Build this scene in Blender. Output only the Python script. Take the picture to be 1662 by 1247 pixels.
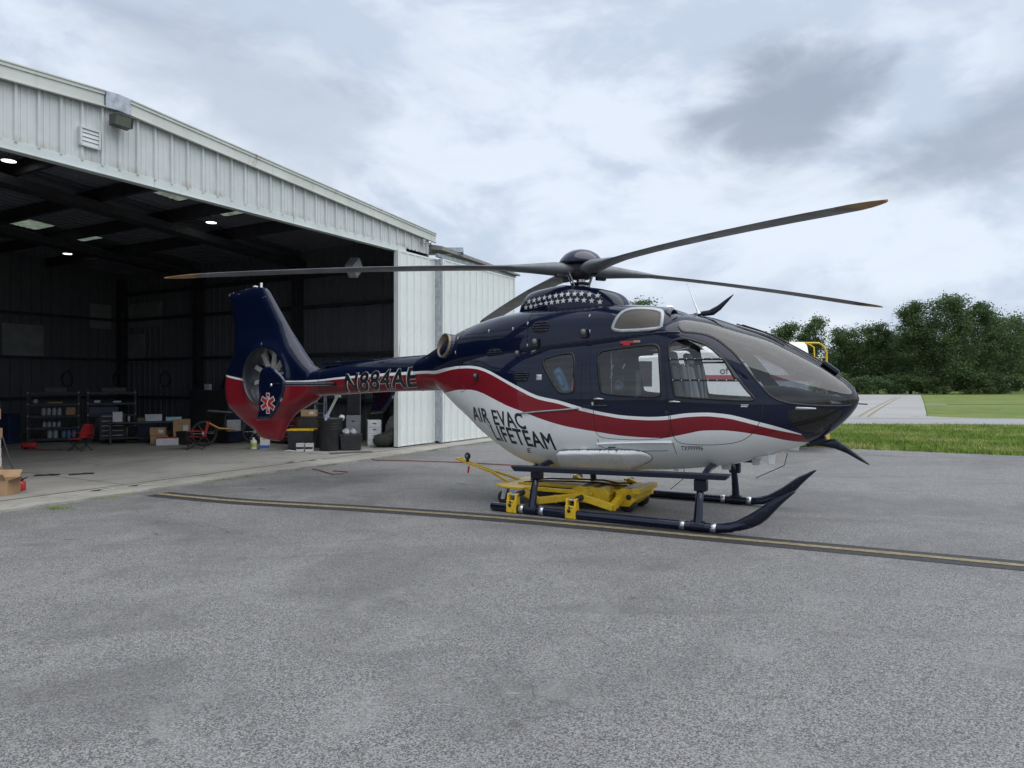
import bpy, bmesh, math, random
import numpy as np
from mathutils import Vector, Matrix
from mathutils.geometry import delaunay_2d_cdt

R = math.radians
for o in list(bpy.data.objects):
    bpy.data.objects.remove(o)
scene = bpy.context.scene
COL = scene.collection
rng = random.Random(7)

# ------------------------------------------------------------------ camera
cam = bpy.data.cameras.new('camera'); cam_o = bpy.data.objects.new('camera', cam); COL.objects.link(cam_o)
cam.sensor_width = 36.0; cam.lens = 36.0 * 1130 / 1662
cam.shift_y = -0.0009
cam.clip_start = 0.05; cam.clip_end = 3000
cam_o.location = (0, 0, 1.63); cam_o.rotation_euler = (R(90), 0, 0)
scene.camera = cam_o

# ------------------------------------------------------------------ world: overcast sky
SUN_EL, SUN_AZ = 66.0, 125.0       # azimuth clockwise from +Y
world = bpy.data.worlds.new('World'); scene.world = world; world.use_nodes = True
wn, wl = world.node_tree.nodes, world.node_tree.links
for n in list(wn): wn.remove(n)
def W(t, **k):
    n = wn.new(t)
    for a, v in k.items(): setattr(n, a, v)
    return n
def wmath(op, a, b=None, c=None, clamp=False):
    n = W('ShaderNodeMath', operation=op, use_clamp=clamp)
    for i, v in enumerate((a, b, c)):
        if v is None: continue
        if isinstance(v, (int, float)): n.inputs[i].default_value = v
        else: wl.new(v, n.inputs[i])
    return n.outputs[0]
def wmix(fac, a, b):
    n = W('ShaderNodeMix', data_type='RGBA')
    if isinstance(fac, (int, float)): n.inputs[0].default_value = fac
    else: wl.new(fac, n.inputs[0])
    for i, v in ((6, a), (7, b)):
        if isinstance(v, tuple): n.inputs[i].default_value = (*v, 1)
        else: wl.new(v, n.inputs[i])
    return n.outputs[2]
out = W('ShaderNodeOutputWorld'); bg = W('ShaderNodeBackground'); wl.new(bg.outputs[0], out.inputs[0])
sky = W('ShaderNodeTexSky', sky_type='NISHITA', sun_disc=False)
sky.sun_elevation = R(SUN_EL); sky.sun_rotation = R(SUN_AZ); sky.air_density = 1.0; sky.dust_density = 2.0
tc = W('ShaderNodeTexCoord')
sep = W('ShaderNodeSeparateXYZ'); wl.new(tc.outputs['Generated'], sep.inputs[0])
dx, dy, dz = sep.outputs
zz = wmath('ADD', wmath('MAXIMUM', dz, 0.0), 0.16)
cb = W('ShaderNodeCombineXYZ'); wl.new(wmath('DIVIDE', dx, zz), cb.inputs[0]); wl.new(wmath('DIVIDE', dy, zz), cb.inputs[1])
cb.inputs[2].default_value = 3.7
def wnoise(scale, detail, rough, dist, off=(0, 0, 0), flat=True):
    m = W('ShaderNodeMapping'); wl.new(cb.outputs[0] if flat else tc.outputs['Generated'], m.inputs[0]); m.inputs[1].default_value = off
    if not flat: m.inputs[3].default_value = (1, 1, 2.1)
    n = W('ShaderNodeTexNoise'); wl.new(m.outputs[0], n.inputs['Vector'])
    n.inputs['Scale'].default_value = scale; n.inputs['Detail'].default_value = detail
    n.inputs['Roughness'].default_value = rough; n.inputs['Distortion'].default_value = dist
    return n.outputs[0]
def wramp(v, lo, hi):
    n = W('ShaderNodeMapRange', interpolation_type='SMOOTHSTEP'); wl.new(v, n.inputs[0])
    n.inputs[1].default_value = lo; n.inputs[2].default_value = hi
    return n.outputs[0]
def cloudbank(cx, cz, rx, rz, tilt=0.0):
    """one darker cloud of the overcast: an uneven patch about a direction (x/y, z/y of the sky in front)"""
    u = wmath('DIVIDE', dx, wmath('MAXIMUM', dy, 0.05)); v = wmath('DIVIDE', dz, wmath('MAXIMUM', dy, 0.05))
    u = wmath('SUBTRACT', u, cx); v = wmath('SUBTRACT', v, cz)
    v2 = wmath('SUBTRACT', v, wmath('MULTIPLY', u, tilt))
    q = wmath('ADD', wmath('POWER', wmath('ABSOLUTE', wmath('DIVIDE', u, rx)), 2.0), wmath('POWER', wmath('ABSOLUTE', wmath('DIVIDE', v2, rz)), 2.0))
    q = wmath('ADD', wmath('SQRT', q), wmath('MULTIPLY', wmath('SUBTRACT', wnoise(6.0, 8, .56, .5, (3.1, 2.2, 0), False), 0.5), 2.3))
    return wmath('SUBTRACT', 1.0, wramp(q, 0.25, 1.25))
n_big = wnoise(0.62, 4, 0.45, 0.25, (2.1, 0.4, 0))
n_mid = wnoise(3.6, 8, 0.56, 0.45, (7.3, 1.2, 0), False)
n_fin = wnoise(9.5, 7, 0.58, 0.35, (1.3, 5.2, 0), False)
K = 10.0
col_blue = tuple(K*c for c in (0.285, 0.327, 0.395)); col_white = tuple(K*c for c in (0.392, 0.428, 0.482)); col_grey = tuple(K*c for c in (0.232, 0.262, 0.310))
c1 = wmix(wramp(wmath('ADD', wmath('MULTIPLY', n_mid, 0.72), wmath('MULTIPLY', n_fin, 0.28)), 0.42, 0.58), col_blue, col_white)
g = wramp(wmath('ADD', wmath('MULTIPLY', n_big, 0.75), wmath('MULTIPLY', n_fin, 0.25)), 0.47, 0.66)
c2 = wmix(wmath('MULTIPLY', g, 0.62), c1, col_grey)
dk = wmath('MAXIMUM', wmath('MULTIPLY', cloudbank(0.375, 0.400, 0.17, 0.095, 0.30), 0.88),
           wmath('MAXIMUM', wmath('MULTIPLY', cloudbank(0.69, 0.35, 0.24, 0.07, 0.3), 0.70), wmath('MULTIPLY', cloudbank(-0.40, 0.42, 0.24, 0.12, -0.35), 0.45)))
c3 = wmix(dk, c2, tuple(K*c for c in (0.165, 0.192, 0.238)))
c4 = wmix(0.94, sky.outputs[0], c3)
wl.new(c4, bg.inputs[0]); bg.inputs[1].default_value = 0.11

sun = bpy.data.lights.new('sun', 'SUN'); sun_o = bpy.data.objects.new('sun', sun); COL.objects.link(sun_o)
sun.energy = 1.5; sun.angle = R(84); sun.color = (1.0, 0.99, 0.975)
sd = Vector((math.sin(R(SUN_AZ))*math.cos(R(SUN_EL)), math.cos(R(SUN_AZ))*math.cos(R(SUN_EL)), math.sin(R(SUN_EL))))
sun_o.rotation_euler = (-sd).to_track_quat('-Z', 'Y').to_euler()

vs = scene.view_settings
vs.view_transform = 'Standard'; vs.look = 'None'; vs.gamma = 1.0; vs.exposure = 0.92; vs.use_curve_mapping = False
scene.cycles.use_denoising = True
scene.cycles.max_bounces = 8; scene.cycles.transparent_max_bounces = 24; scene.cycles.glossy_bounces = 4; scene.cycles.diffuse_bounces = 4
scene.cycles.caustics_reflective = False; scene.cycles.caustics_refractive = False

# ------------------------------------------------------------------ materials
MAT = {}
class NT:
    def __init__(s, name):
        s.m = bpy.data.materials.new(name); s.m.use_nodes = True
        s.n, s.l = s.m.node_tree.nodes, s.m.node_tree.links
        s.b = s.n['Principled BSDF']; s.o = s.n['Material Output']; s._tc = None
    def new(s, t, **k):
        n = s.n.new(t)
        for a, v in k.items(): setattr(n, a, v)
        return n
    def link(s, a, b): s.l.new(a, b)
    def set(s, **k):
        for a, v in k.items():
            i = s.b.inputs[a.replace('_', ' ')]
            i.default_value = (*v, 1) if isinstance(v, tuple) and len(v) == 3 else v
    def coord(s, which='Object'):
        if not s._tc: s._tc = s.new('ShaderNodeTexCoord')
        return s._tc.outputs[which]
    def math(s, op, a, b=None, c=None, clamp=False):
        n = s.new('ShaderNodeMath', operation=op, use_clamp=clamp)
        for i, v in enumerate((a, b, c)):
            if v is None: continue
            if isinstance(v, (int, float)): n.inputs[i].default_value = v
            else: s.link(v, n.inputs[i])
        return n.outputs[0]
    def mix(s, fac, a, b, blend='MIX'):
        n = s.new('ShaderNodeMix', data_type='RGBA', blend_type=blend)
        if isinstance(fac, (int, float)): n.inputs[0].default_value = fac
        else: s.link(fac, n.inputs[0])
        for i, v in ((6, a), (7, b)):
            if isinstance(v, tuple): n.inputs[i].default_value = (*v[:3], 1)
            else: s.link(v, n.inputs[i])
        return n.outputs[2]
    def noise(s, scale, detail=4, rough=.55, dist=0., vec=None, sc=(1, 1, 1), color=False):
        m = s.new('ShaderNodeMapping'); s.link(vec if vec is not None else s.coord(), m.inputs[0]); m.inputs[3].default_value = sc
        n = s.new('ShaderNodeTexNoise'); s.link(m.outputs[0], n.inputs['Vector'])
        n.inputs['Scale'].default_value = scale; n.inputs['Detail'].default_value = detail
        n.inputs['Roughness'].default_value = rough; n.inputs['Distortion'].default_value = dist
        return n.outputs[1 if color else 0]
    def ramp(s, v, lo, hi, a=0., b=1.):
        n = s.new('ShaderNodeMapRange', interpolation_type='SMOOTHSTEP'); s.link(v, n.inputs[0])
        n.inputs[1].default_value = lo; n.inputs[2].default_value = hi; n.inputs[3].default_value = a; n.inputs[4].default_value = b
        return n.outputs[0]
    def bump(s, h, strength, dist=0.01):
        n = s.new('ShaderNodeBump'); s.link(h, n.inputs['Height']); n.inputs['Strength'].default_value = strength; n.inputs['Distance'].default_value = dist
        s.link(n.outputs[0], s.b.inputs['Normal']); return n

def pm(name, col, rough=.5, metal=0., coat=0., var=.12, vscale=6., dirt=0., bump=0., bscale=60., spec=.5, emit=None):
    """plain procedural paint / plastic / metal with slight tone variation and optional grime"""
    if name in MAT: return MAT[name]
    t = NT(name)
    c0 = tuple(max(0, v*(1-var)) for v in col); c1 = tuple(min(1, v*(1+var)) for v in col)
    c = t.mix(t.ramp(t.noise(vscale, 5, .6), .3, .7), c0, c1)
    if dirt:
        d = t.ramp(t.noise(vscale*.7, 8, .68, .6), .52, .72)
        c = t.mix(t.math('MULTIPLY', d, dirt), c, (col[0]*.4+.004, col[1]*.38+.003, col[2]*.35+.002))
    t.link(c, t.b.inputs['Base Color'])
    t.link(t.ramp(t.noise(vscale*2.3, 4), .3, .7, max(0.02, rough-.07), min(1, rough+.07)), t.b.inputs['Roughness'])
    t.set(Metallic=metal)
    t.b.inputs['Coat Weight'].default_value = coat; t.b.inputs['Coat Roughness'].default_value = .0 if coat >= .9 else .05
    t.b.inputs['Specular IOR Level'].default_value = spec
    if bump: t.bump(t.noise(bscale, 3), bump, .004)
    if emit:
        t.b.inputs['Emission Color'].default_value = (*emit[:3], 1); t.b.inputs['Emission Strength'].default_value = emit[3]
    MAT[name] = t.m
    return t.m

# ------------------------------------------------------------------ object helpers
def tag(o, label=None, cat=None, group=None, kind=None):
    if label: o['label'] = label
    if cat: o['category'] = cat
    if group: o['group'] = group
    if kind: o['kind'] = kind
    return o
def empty(name, loc=(0, 0, 0), rz=0., parent=None):
    o = bpy.data.objects.new(name, None); COL.objects.link(o); o.location = loc; o.rotation_euler = (0, 0, rz); o.parent = parent
    o.empty_display_size = .1
    return o
def mesh_obj(name, verts, faces, mats, parent=None, smooth=False, fm=None, loc=None, rz=None):
    me = bpy.data.meshes.new(name)
    me.from_pydata([tuple(map(float, v)) for v in verts], [], [tuple(map(int, f)) for f in faces])
    for m in (mats if isinstance(mats, (list, tuple)) else [mats]): me.materials.append(m)
    if fm is not None: me.polygons.foreach_set('material_index', [int(i) for i in fm])
    if smooth: me.polygons.foreach_set('use_smooth', [True]*len(me.polygons))
    me.update()
    o = bpy.data.objects.new(name, me); COL.objects.link(o); o.parent = parent
    if loc is not None: o.location = loc
    if rz is not None: o.rotation_euler = (0, 0, rz)
    return o
def inst(name, me, parent=None, loc=(0, 0, 0), rz=0., scale=None):
    o = bpy.data.objects.new(name, me); COL.objects.link(o); o.parent = parent; o.location = loc; o.rotation_euler = (0, 0, rz)
    if scale: o.scale = scale
    return o
def copy_tree(o, parent=None):
    c = o.copy(); COL.objects.link(c); c.parent = parent
    for ch in list(o.children): copy_tree(ch, c)
    return c
def bevel(o, w=.004, seg=2):
    m = o.modifiers.new('bevel', 'BEVEL'); m.width = w; m.segments = seg; m.limit_method = 'ANGLE'; m.angle_limit = R(40)
    return o

class MB:
    """collects simple solids into one mesh"""
    def __init__(s): s.v, s.f, s.m, s.sm = [], [], [], []
    def add(s, verts, faces, mi=0, smooth=False):
        k = len(s.v); s.v += [tuple(v) for v in verts]
        for f in faces: s.f.append(tuple(i+k for i in f)); s.m.append(mi); s.sm.append(smooth)
        return s
    def box(s, c, d, rot=None, mi=0, taper=None):
        x, y, z = d[0]/2, d[1]/2, d[2]/2
        tx, ty = taper or (1, 1)
        vs_ = [Vector(p) for p in ((-x,-y,-z),(x,-y,-z),(x,y,-z),(-x,y,-z),(-x*tx,-y*ty,z),(x*tx,-y*ty,z),(x*tx,y*ty,z),(-x*tx,y*ty,z))]
        if rot is not None:
            M = rot if isinstance(rot, Matrix) else Matrix.Rotation(rot, 3, 'Z')
            vs_ = [M @ p for p in vs_]
        c = Vector(c)
        return s.add([p + c for p in vs_], [(0,3,2,1),(4,5,6,7),(0,1,5,4),(1,2,6,5),(2,3,7,6),(3,0,4,7)], mi)
    def beam(s, a, b, w, h, up=(0, 0, 1), mi=0):
        a, b = Vector(a), Vector(b); d = b - a; L = d.length; z = d.normalized()
        u = Vector(up); x = u.cross(z)
        if x.length < 1e-4: x = Vector((1, 0, 0)).cross(z)
        x.normalize(); y = z.cross(x)
        M = Matrix((x, y, z)).transposed()
        return s.box((a+b)/2, (w, h, L), M, mi)
    def tube(s, path, r, n=12, cap=True, mi=0, closed=False, smooth=True):
        P = [Vector(p) for p in path]; k = len(P); rs = r if isinstance(r, (list, tuple)) else [r]*k
        vs_, fs = [], []
        prev = None
        for i, p in enumerate(P):
            if closed: t = P[(i+1) % k] - P[i-1]
            else: t = P[min(i+1, k-1)] - P[max(i-1, 0)]
            t.normalize()
            if prev is None:
                a = Vector((0, 0, 1)) if abs(t.z) < .9 else Vector((1, 0, 0))
                u = a.cross(t).normalized()
            else:
                u = prev - t*prev.dot(t); u.normalize()
            prev = u; w = t.cross(u)
            rr = rs[i]
            ru, rw = rr if isinstance(rr, (tuple, list)) else (rr, rr)
            for j in range(n):
                an = 2*math.pi*j/n
                vs_.append(p + u*(ru*math.cos(an)) + w*(rw*math.sin(an)))
        for i in range(k if closed else k-1):
            i2 = (i+1) % k
            for j in range(n):
                fs.append((i*n+j, i*n+(j+1) % n, i2*n+(j+1) % n, i2*n+j))
        s.add(vs_, fs, mi, smooth)
        if cap and not closed:
            s.add(vs_[:n], [tuple(range(n-1, -1, -1))], mi); s.add(vs_[-n:], [tuple(range(n))], mi)
        return s
    def cyl(s, a, b, r, n=20, mi=0, r2=None):
        return s.tube([a, b], [r, r if r2 is None else r2], n, True, mi)
    def lathe(s, prof, c=(0, 0, 0), axis=(0, 0, 1), n=28, mi=0, smooth=True):
        ax = Vector(axis).normalized(); a = Vector((0, 0, 1)) if abs(ax.z) < .9 else Vector((1, 0, 0))
        u = a.cross(ax).normalized(); w = ax.cross(u); c = Vector(c)
        vs_, fs = [], []
        for r, h in prof:
            for j in range(n):
                an = 2*math.pi*j/n
                vs_.append(c + ax*h + u*(r*math.cos(an)) + w*(r*math.sin(an)))
        for i in range(len(prof)-1):
            for j in range(n): fs.append((i*n+j, i*n+(j+1) % n, (i+1)*n+(j+1) % n, (i+1)*n+j))
        return s.add(vs_, fs, mi, smooth)
    def prism(s, poly, y0, y1, axis='Y', mi=0):
        """poly in (x,z) extruded along y, or (x,y) along z"""
        n = len(poly)
        if axis == 'Y': A = [(p[0], y0, p[1]) for p in poly]; B = [(p[0], y1, p[1]) for p in poly]
        elif axis == 'X': A = [(y0, p[0], p[1]) for p in poly]; B = [(y1, p[0], p[1]) for p in poly]
        else: A = [(p[0], p[1], y0) for p in poly]; B = [(p[0], p[1], y1) for p in poly]
        fs = [tuple(range(n)), tuple(range(2*n-1, n-1, -1))] + [(i, i+n, (i+1) % n+n, (i+1) % n) for i in range(n)]
        return s.add(A+B, fs, mi)
    def build(s, name, mats, parent=None, bev=0, loc=None, rz=None, fix=True):
        o = mesh_obj(name, s.v, s.f, mats, parent, False, s.m, loc, rz)
        o.data.polygons.foreach_set('use_smooth', s.sm)
        if fix:
            bm = bmesh.new(); bm.from_mesh(o.data); bmesh.ops.recalc_face_normals(bm, faces=bm.faces); bm.to_mesh(o.data); bm.free()
        o.data.update()
        if bev: bevel(o, bev)
        return o

# ================================================================== THE SETTING
def mat_asphalt():
    t = NT('asphalt')
    v = t.new('ShaderNodeTexVoronoi'); t.link(t.coord(), v.inputs['Vector']); v.inputs['Scale'].default_value = 150
    sepc = t.new('ShaderNodeSeparateColor'); t.link(v.outputs['Color'], sepc.inputs[0])
    spk = sepc.outputs[0]
    v2 = t.new('ShaderNodeTexVoronoi'); t.link(t.coord(), v2.inputs['Vector']); v2.inputs['Scale'].default_value = 75
    sep2 = t.new('ShaderNodeSeparateColor'); t.link(v2.outputs['Color'], sep2.inputs[0])
    base = t.mix(t.ramp(spk, .1, .95), (.072, .0715, .071), (.292, .2885, .283))
    base = t.mix(t.ramp(t.noise(110, 3, .6), .46, .66, 0, .3), base, (.15, .149, .147))
    base = t.mix(t.math('MULTIPLY', t.ramp(sep2.outputs[1], .93, .99), .30), base, (.36, .36, .355))
    big = t.noise(.33, 7, .62, .8)
    base = t.mix(t.ramp(big, .46, .64, 0, .50), base, (.092, .092, .092))
    base = t.mix(t.ramp(t.noise(.55, 6, .6, 1.4, sc=(.6, 1.5, 1)), .52, .68, 0, .45), base, (.098, .098, .098))
    mid = t.noise(1.15, 8, .68, 1.1)
    base = t.mix(t.ramp(mid, .48, .70, 0, .42), base, (.26, .257, .251))
    base = t.mix(t.ramp(t.noise(.9, 6, .6, .5, sc=(.35, 1.4, 1)), .55, .72, 0, .36), base, (.10, .10, .10))
    # oil drips and pale scuffs
    base = t.mix(t.ramp(t.noise(2.7, 5, .5, .4), .68, .74, 0, .6), base, (.06, .06, .062))
    base = t.mix(t.ramp(t.noise(5.5, 6, .6, 1.5, sc=(.3, 1.6, 1)), .70, .76, 0, .4), base, (.40, .40, .39))
    # a few tight cracks
    vc = t.new('ShaderNodeTexVoronoi', feature='DISTANCE_TO_EDGE')
    wv = t.new('ShaderNodeVectorMath', operation='ADD')
    sc_ = t.new('ShaderNodeVectorMath', operation='SCALE'); t.link(t.noise(1.3, 5, .6, color=True), sc_.inputs[0]); sc_.inputs['Scale'].default_value = 1.1
    t.link(t.coord(), wv.inputs[0]); t.link(sc_.outputs[0], wv.inputs[1]); t.link(wv.outputs[0], vc.inputs['Vector']); vc.inputs['Scale'].default_value = .17
    crack = t.ramp(vc.outputs[0], .0006, .0020, 1, 0)
    crack = t.math('MULTIPLY', crack, t.ramp(t.noise(.5, 3), .46, .60))
    base = t.mix(t.math('MULTIPLY', crack, .5), base, (.035, .035, .037))
    t.link(base, t.b.inputs['Base Color'])
    t.link(t.ramp(mid, .3, .7, .72, .92), t.b.inputs['Roughness']); t.b.inputs['Specular IOR Level'].default_value = .35
    h = t.math('ADD', t.math('MULTIPLY', v.outputs['Distance'], -.9), t.math('MULTIPLY', t.noise(30, 5, .6), .7))
    t.bump(h, .55, .006)
    return t.m
def mat_pave(name, c0, c1, scale=.5, grain=60, dark=.3, bump=.2):
    t = NT(name)
    b = t.mix(t.ramp(t.noise(scale, 8, .65, .6), .3, .7), c0, c1)
    b = t.mix(t.ramp(t.noise(grain, 4, .6), .35, .7, 0, .35), b, tuple(v*.62 for v in c0))
    b = t.mix(t.ramp(t.noise(scale*3.1, 8, .7, 1.2), .52, .72, 0, dark), b, tuple(v*.45 for v in c0))
    t.link(b, t.b.inputs['Base Color']); t.set(Roughness=.85); t.b.inputs['Specular IOR Level'].default_value = .3
    t.bump(t.noise(grain*1.3, 4, .6), bump, .004)
    return t.m
def mat_grass(name, c0, c1, c2, scale=.6):
    t = NT(name)
    b = t.mix(t.ramp(t.noise(scale, 8, .65, .5), .3, .7), c0, c1)
    b = t.mix(t.ramp(t.noise(scale*7, 6, .7), .42, .7, 0, .7), b, c2)
    b = t.mix(t.ramp(t.noise(45, 4, .7, sc=(1, .25, 1)), .40, .70, 0, .55), b, tuple(v*.4 for v in c0))
    t.link(b, t.b.inputs['Base Color']); t.set(Roughness=.9); t.b.inputs['Specular IOR Level'].default_value = .15
    t.bump(t.noise(60, 5, .7), .8, .02)
    return t.m
M_ASPH = mat_asphalt()
M_CONC = mat_pave('concrete', (.27, .26, .232), (.40, .385, .345), .8, 55, .5, .3)
M_TAXI = mat_pave('pale_concrete', (.29, .287, .28), (.36, .356, .345), .12, 6, .25, .1)
M_ROAD = mat_pave('road_asphalt', (.25, .25, .255), (.31, .31, .315), .15, 9, .15, .1)
M_GRASS = mat_grass('grass', (.105, .150, .030), (.17, .215, .048), (.25, .255, .085), .5)
M_FIELD = mat_grass('meadow', (.11, .165, .040), (.165, .215, .056), (.24, .255, .09), .09)

def sheet(name, poly, z, mat, kind='structure'):
    o = mesh_obj(name, [(x, y, z) for x, y in poly], [tuple(range(len(poly)))], mat)
    o['kind'] = kind
    return o
sheet('ground', [(-1500, -400), (1500, -400), (1500, 2500), (-1500, 2500)], -.03, M_FIELD)
edge = [(x, 17.2 - .561*(x - 8.55) + .05*math.sin(x*2.3) + .04*math.sin(x*5.9 + 1) + rng.uniform(-.05, .05)) for x in np.arange(24, 2, -.16)]
sheet('apron', [(-70, -40), (45, -40), (45, -3.25)] + edge + [(-25, 36.0), (-70, 61.3)], 0, M_ASPH)
sheet('grass_strip', [(45, -3.25), (60, -3), (60, 24.0), (-20, 30.5), (-25, 36.0)], -.004, M_GRASS)
sheet('road', [(70, 23.2), (70, 26.9), (-20, 35.9), (-20, 30.5)], .004, M_ROAD)
# pale taxiway running away between the trees, with a rounded corner at the road
cr = [(20.3 + 2.2*(1-math.cos(a)), 34.2 - 2.3*math.sin(a)) for a in np.linspace(0, math.pi/2, 8)]
sheet('taxiway', [(57.5, 98), (33, 55.8), (21.2, 35.6)] + cr + [(24.5, 31.38), (-18, 35.6), (6, 36), (30, 98)], .012, M_TAXI)
sheet('field', [(57.6, 98), (33.1, 55.8), (21.25, 35.6)] + cr + [(24.5, 31.45), (70, 26.95), (160, 40), (160, 98)], -.002, M_FIELD)
sheet('path', [(31.4, 52.6), (32.2, 54.0), (160, 50), (160, 48.9)], .006, mat_pave('worn_path', (.05, .075, .022), (.10, .115, .05), .3, 6, .4, .2))
sheet('path_end', [(30.6, 52.4), (31.4, 53.9), (33.4, 53.6), (32.9, 52.5)], .018, M_TAXI)

M_YLINE = pm('faded_yellow_paint', (.215, .175, .098), .85, var=.3, vscale=18, dirt=.5, bump=.3, bscale=160)
M_BLINE = pm('black_road_paint', (.026, .026, .027), .75, var=.3, vscale=14, bump=.35, bscale=150)
def ribbon(name, pts, w0, w1, z, mat, label=None):
    """painted band along a smooth path, from offset w0 to w1 to its left"""
    P = [Vector(p) for p in pts]
    Q = []
    for i in range(len(P)-1):
        p0, p1, p2, p3 = P[max(i-1, 0)], P[i], P[i+1], P[min(i+2, len(P)-1)]
        for k in range(10):
            u = k/10
            Q.append(.5*((2*p1) + (p2-p0)*u + (2*p0-5*p1+4*p2-p3)*u*u + (3*p1-p0-3*p2+p3)*u**3))
    Q.append(P[-1])
    v, f = [], []
    for i, q in enumerate(Q):
        d = (Q[min(i+1, len(Q)-1)] - Q[max(i-1, 0)]).normalized(); nrm = Vector((-d.y, d.x))
        for w in (w0, w1): v.append((*(q + nrm*(w + rng.uniform(-.006, .006))), z))
    for i in range(len(Q)-1): f.append((2*i, 2*i+2, 2*i+3, 2*i+1))
    o = mesh_obj(name, v, f, mat); o['kind'] = 'structure'
    return o
LINE = [(-5.2, 10.22), (-4.5, 9.90), (-3.64, 9.54), (-1.8, 8.99), (0, 8.33), (2.08, 7.37), (4.56, 6.2), (9.5, 3.75), (14, 1.5)]
ribbon('painted_line_border', LINE, -.20, .20, .004, M_BLINE)
ribbon('painted_line', LINE[0:], -.050, .050, .008, M_YLINE)
TX = [(17, 33.6), (26, 49), (45, 81)]
ribbon('taxiway_line', TX, -.22, -.09, .020, M_YLINE)
ribbon('taxiway_line', TX, .17, .30, .020, M_YLINE)

# grass blades of the near strip, one mass
def grass_mass(name, n, sampler, hmin, hmax, wid, label, seed=1):
    g = np.random.default_rng(seed)
    xy = sampler(g, n); n = len(xy)
    mats = []
    for nm, c in (('blade_green', (.155, .235, .046)), ('blade_light', (.235, .315, .072)), ('blade_straw', (.37, .35, .16))):
        mats.append(pm(nm, c, .75, var=.3, vscale=3, spec=.2))
    V = np.zeros((n, 3, 3, 3)); 
    for k in range(3):
        a = g.uniform(0, 2*np.pi, n); h = g.uniform(hmin, hmax, n) * (1 - .25*k); ln = g.uniform(.15, .75, n)*h
        off = g.normal(0, .035, (n, 2)); w = wid * g.uniform(.6, 1.3, n)
        bx, by = xy[:, 0] + off[:, 0], xy[:, 1] + off[:, 1]
        b2 = g.uniform(0, 2*np.pi, n)
        V[:, k, 0] = np.stack([bx - np.cos(a)*w, by - np.sin(a)*w, np.full(n, -.01)], 1)
        V[:, k, 1] = np.stack([bx + np.cos(a)*w, by + np.sin(a)*w, np.full(n, -.01)], 1)
        V[:, k, 2] = np.stack([bx + np.cos(b2)*ln, by + np.sin(b2)*ln, h], 1)
    V = V.reshape(-1, 3)
    me = bpy.data.meshes.new(name); nt = n*3
    me.vertices.add(len(V)); me.vertices.foreach_set('co', V.ravel())
    me.loops.add(nt*3); me.loops.foreach_set('vertex_index', np.arange(nt*3))
    me.polygons.add(nt); me.polygons.foreach_set('loop_start', np.arange(nt)*3); me.polygons.foreach_set('loop_total', np.full(nt, 3))
    for m in mats: me.materials.append(m)
    patch_ = (np.sin(xy[:, 0]*1.7) + np.sin(xy[:, 1]*2.3 + xy[:, 0]*.6) + g.normal(0, .9, n))
    mi = np.where(patch_ > 1.6, 2, np.where(patch_ > 0, 1, 0))
    me.polygons.foreach_set('material_index', np.repeat(mi, 3)); me.update()
    o = bpy.data.objects.new(name, me); COL.objects.link(o)
    tag(o, label, 'grass', kind='stuff')
    return o
def near_strip(g, n):
    x = g.uniform(3, 26, n*2); t = g.beta(1.0, 1.6, n*2)
    ya = 17.2 - .561*(x - 8.55); yb = 28.9 - .082*x
    y = ya + .03 + g.normal(0, .10, n*2)*(t < .03) + t*(yb - ya - .1)
    ok = (np.abs(x/y) < .80) & (x/y > .38)
    return np.stack([x, y], 1)[ok][:n]
grass_mass('grass', 42000, near_strip, .05, .13, .013, 'mown green grass between the tarmac apron and the grey road')

# ------------------------------------------------------------------ the hangar
HD, HA = (-2.9, 17.2), R(60.6)
T_L, T_R, HDEP, RIDGE = -15.5, 1.36, 13.5, -7.0
def hw(t, y, z=0.):                      # hangar frame -> world
    return (HD[0] + t*math.cos(HA) - y*math.sin(HA), HD[1] + t*math.sin(HA) + y*math.cos(HA), z)
def mat_siding(name, col, rust=.25, rth=.66, lap=False):
    t = NT(name)
    c = t.mix(t.ramp(t.noise(1.3, 6, .6), .3, .7), tuple(v*.90 for v in col), tuple(v*1.05 for v in col))
    streak = t.noise(6, 6, .7, .3, sc=(1, 1, .06))
    c = t.mix(t.ramp(streak, .50, .78, 0, .34), c, tuple(v*.66 for v in col))
    c = t.mix(t.ramp(t.noise(3.2, 8, .75, .8, sc=(1, 1, .35)), rth, rth + .12, 0, rust), c, (.24, .155, .085))
    c = t.mix(t.ramp(t.noise(.8, 6, .7, 1.0), .55, .8, 0, .22), c, (.47, .46, .36))
    if lap:
        s = t.new('ShaderNodeSeparateXYZ'); t.link(t.coord(), s.inputs[0])
        m_ = t.math('MULTIPLY', t.ramp(s.outputs[2], 5.03, 5.20, 1, 0), t.ramp(t.noise(2.6, 6, .7, .5, t.new('ShaderNodeNewGeometry').outputs['Position'], (1, 1, .25)), .45, .68))
        c = t.mix(t.math('MULTIPLY', m_, .6), c, (.27, .22, .14))
    t.link(c, t.b.inputs['Base Color']); t.set(Roughness=.5)
    t.link(t.ramp(streak, .3, .7, .38, .62), t.b.inputs['Roughness'])
    t.bump(t.noise(2.2, 4, .5), .28, .02)
    return t.m
M_SIDE = mat_siding('painted_siding', (.575, .605, .60), .30, .60, True)
M_DOOR = mat_siding('door_siding', (.69, .72, .70), .08)
M_TRIM = mat_siding('trim_paint', (.56, .61, .60), .45, .60)
M_FASC = mat_siding('fascia_paint', (.54, .565, .525), .85, .57)
M_GALV = pm('galvanised_steel', (.42, .45, .49), .42, metal=.6, var=.2, vscale=9, dirt=.25)
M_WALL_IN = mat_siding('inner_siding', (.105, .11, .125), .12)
M_STEEL = pm('dark_primer_steel', (.028, .029, .034), .6, var=.3, vscale=4, dirt=.3)
M_ROOF_IN = mat_siding('roof_sheet', (.17, .178, .215), .1)
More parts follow.
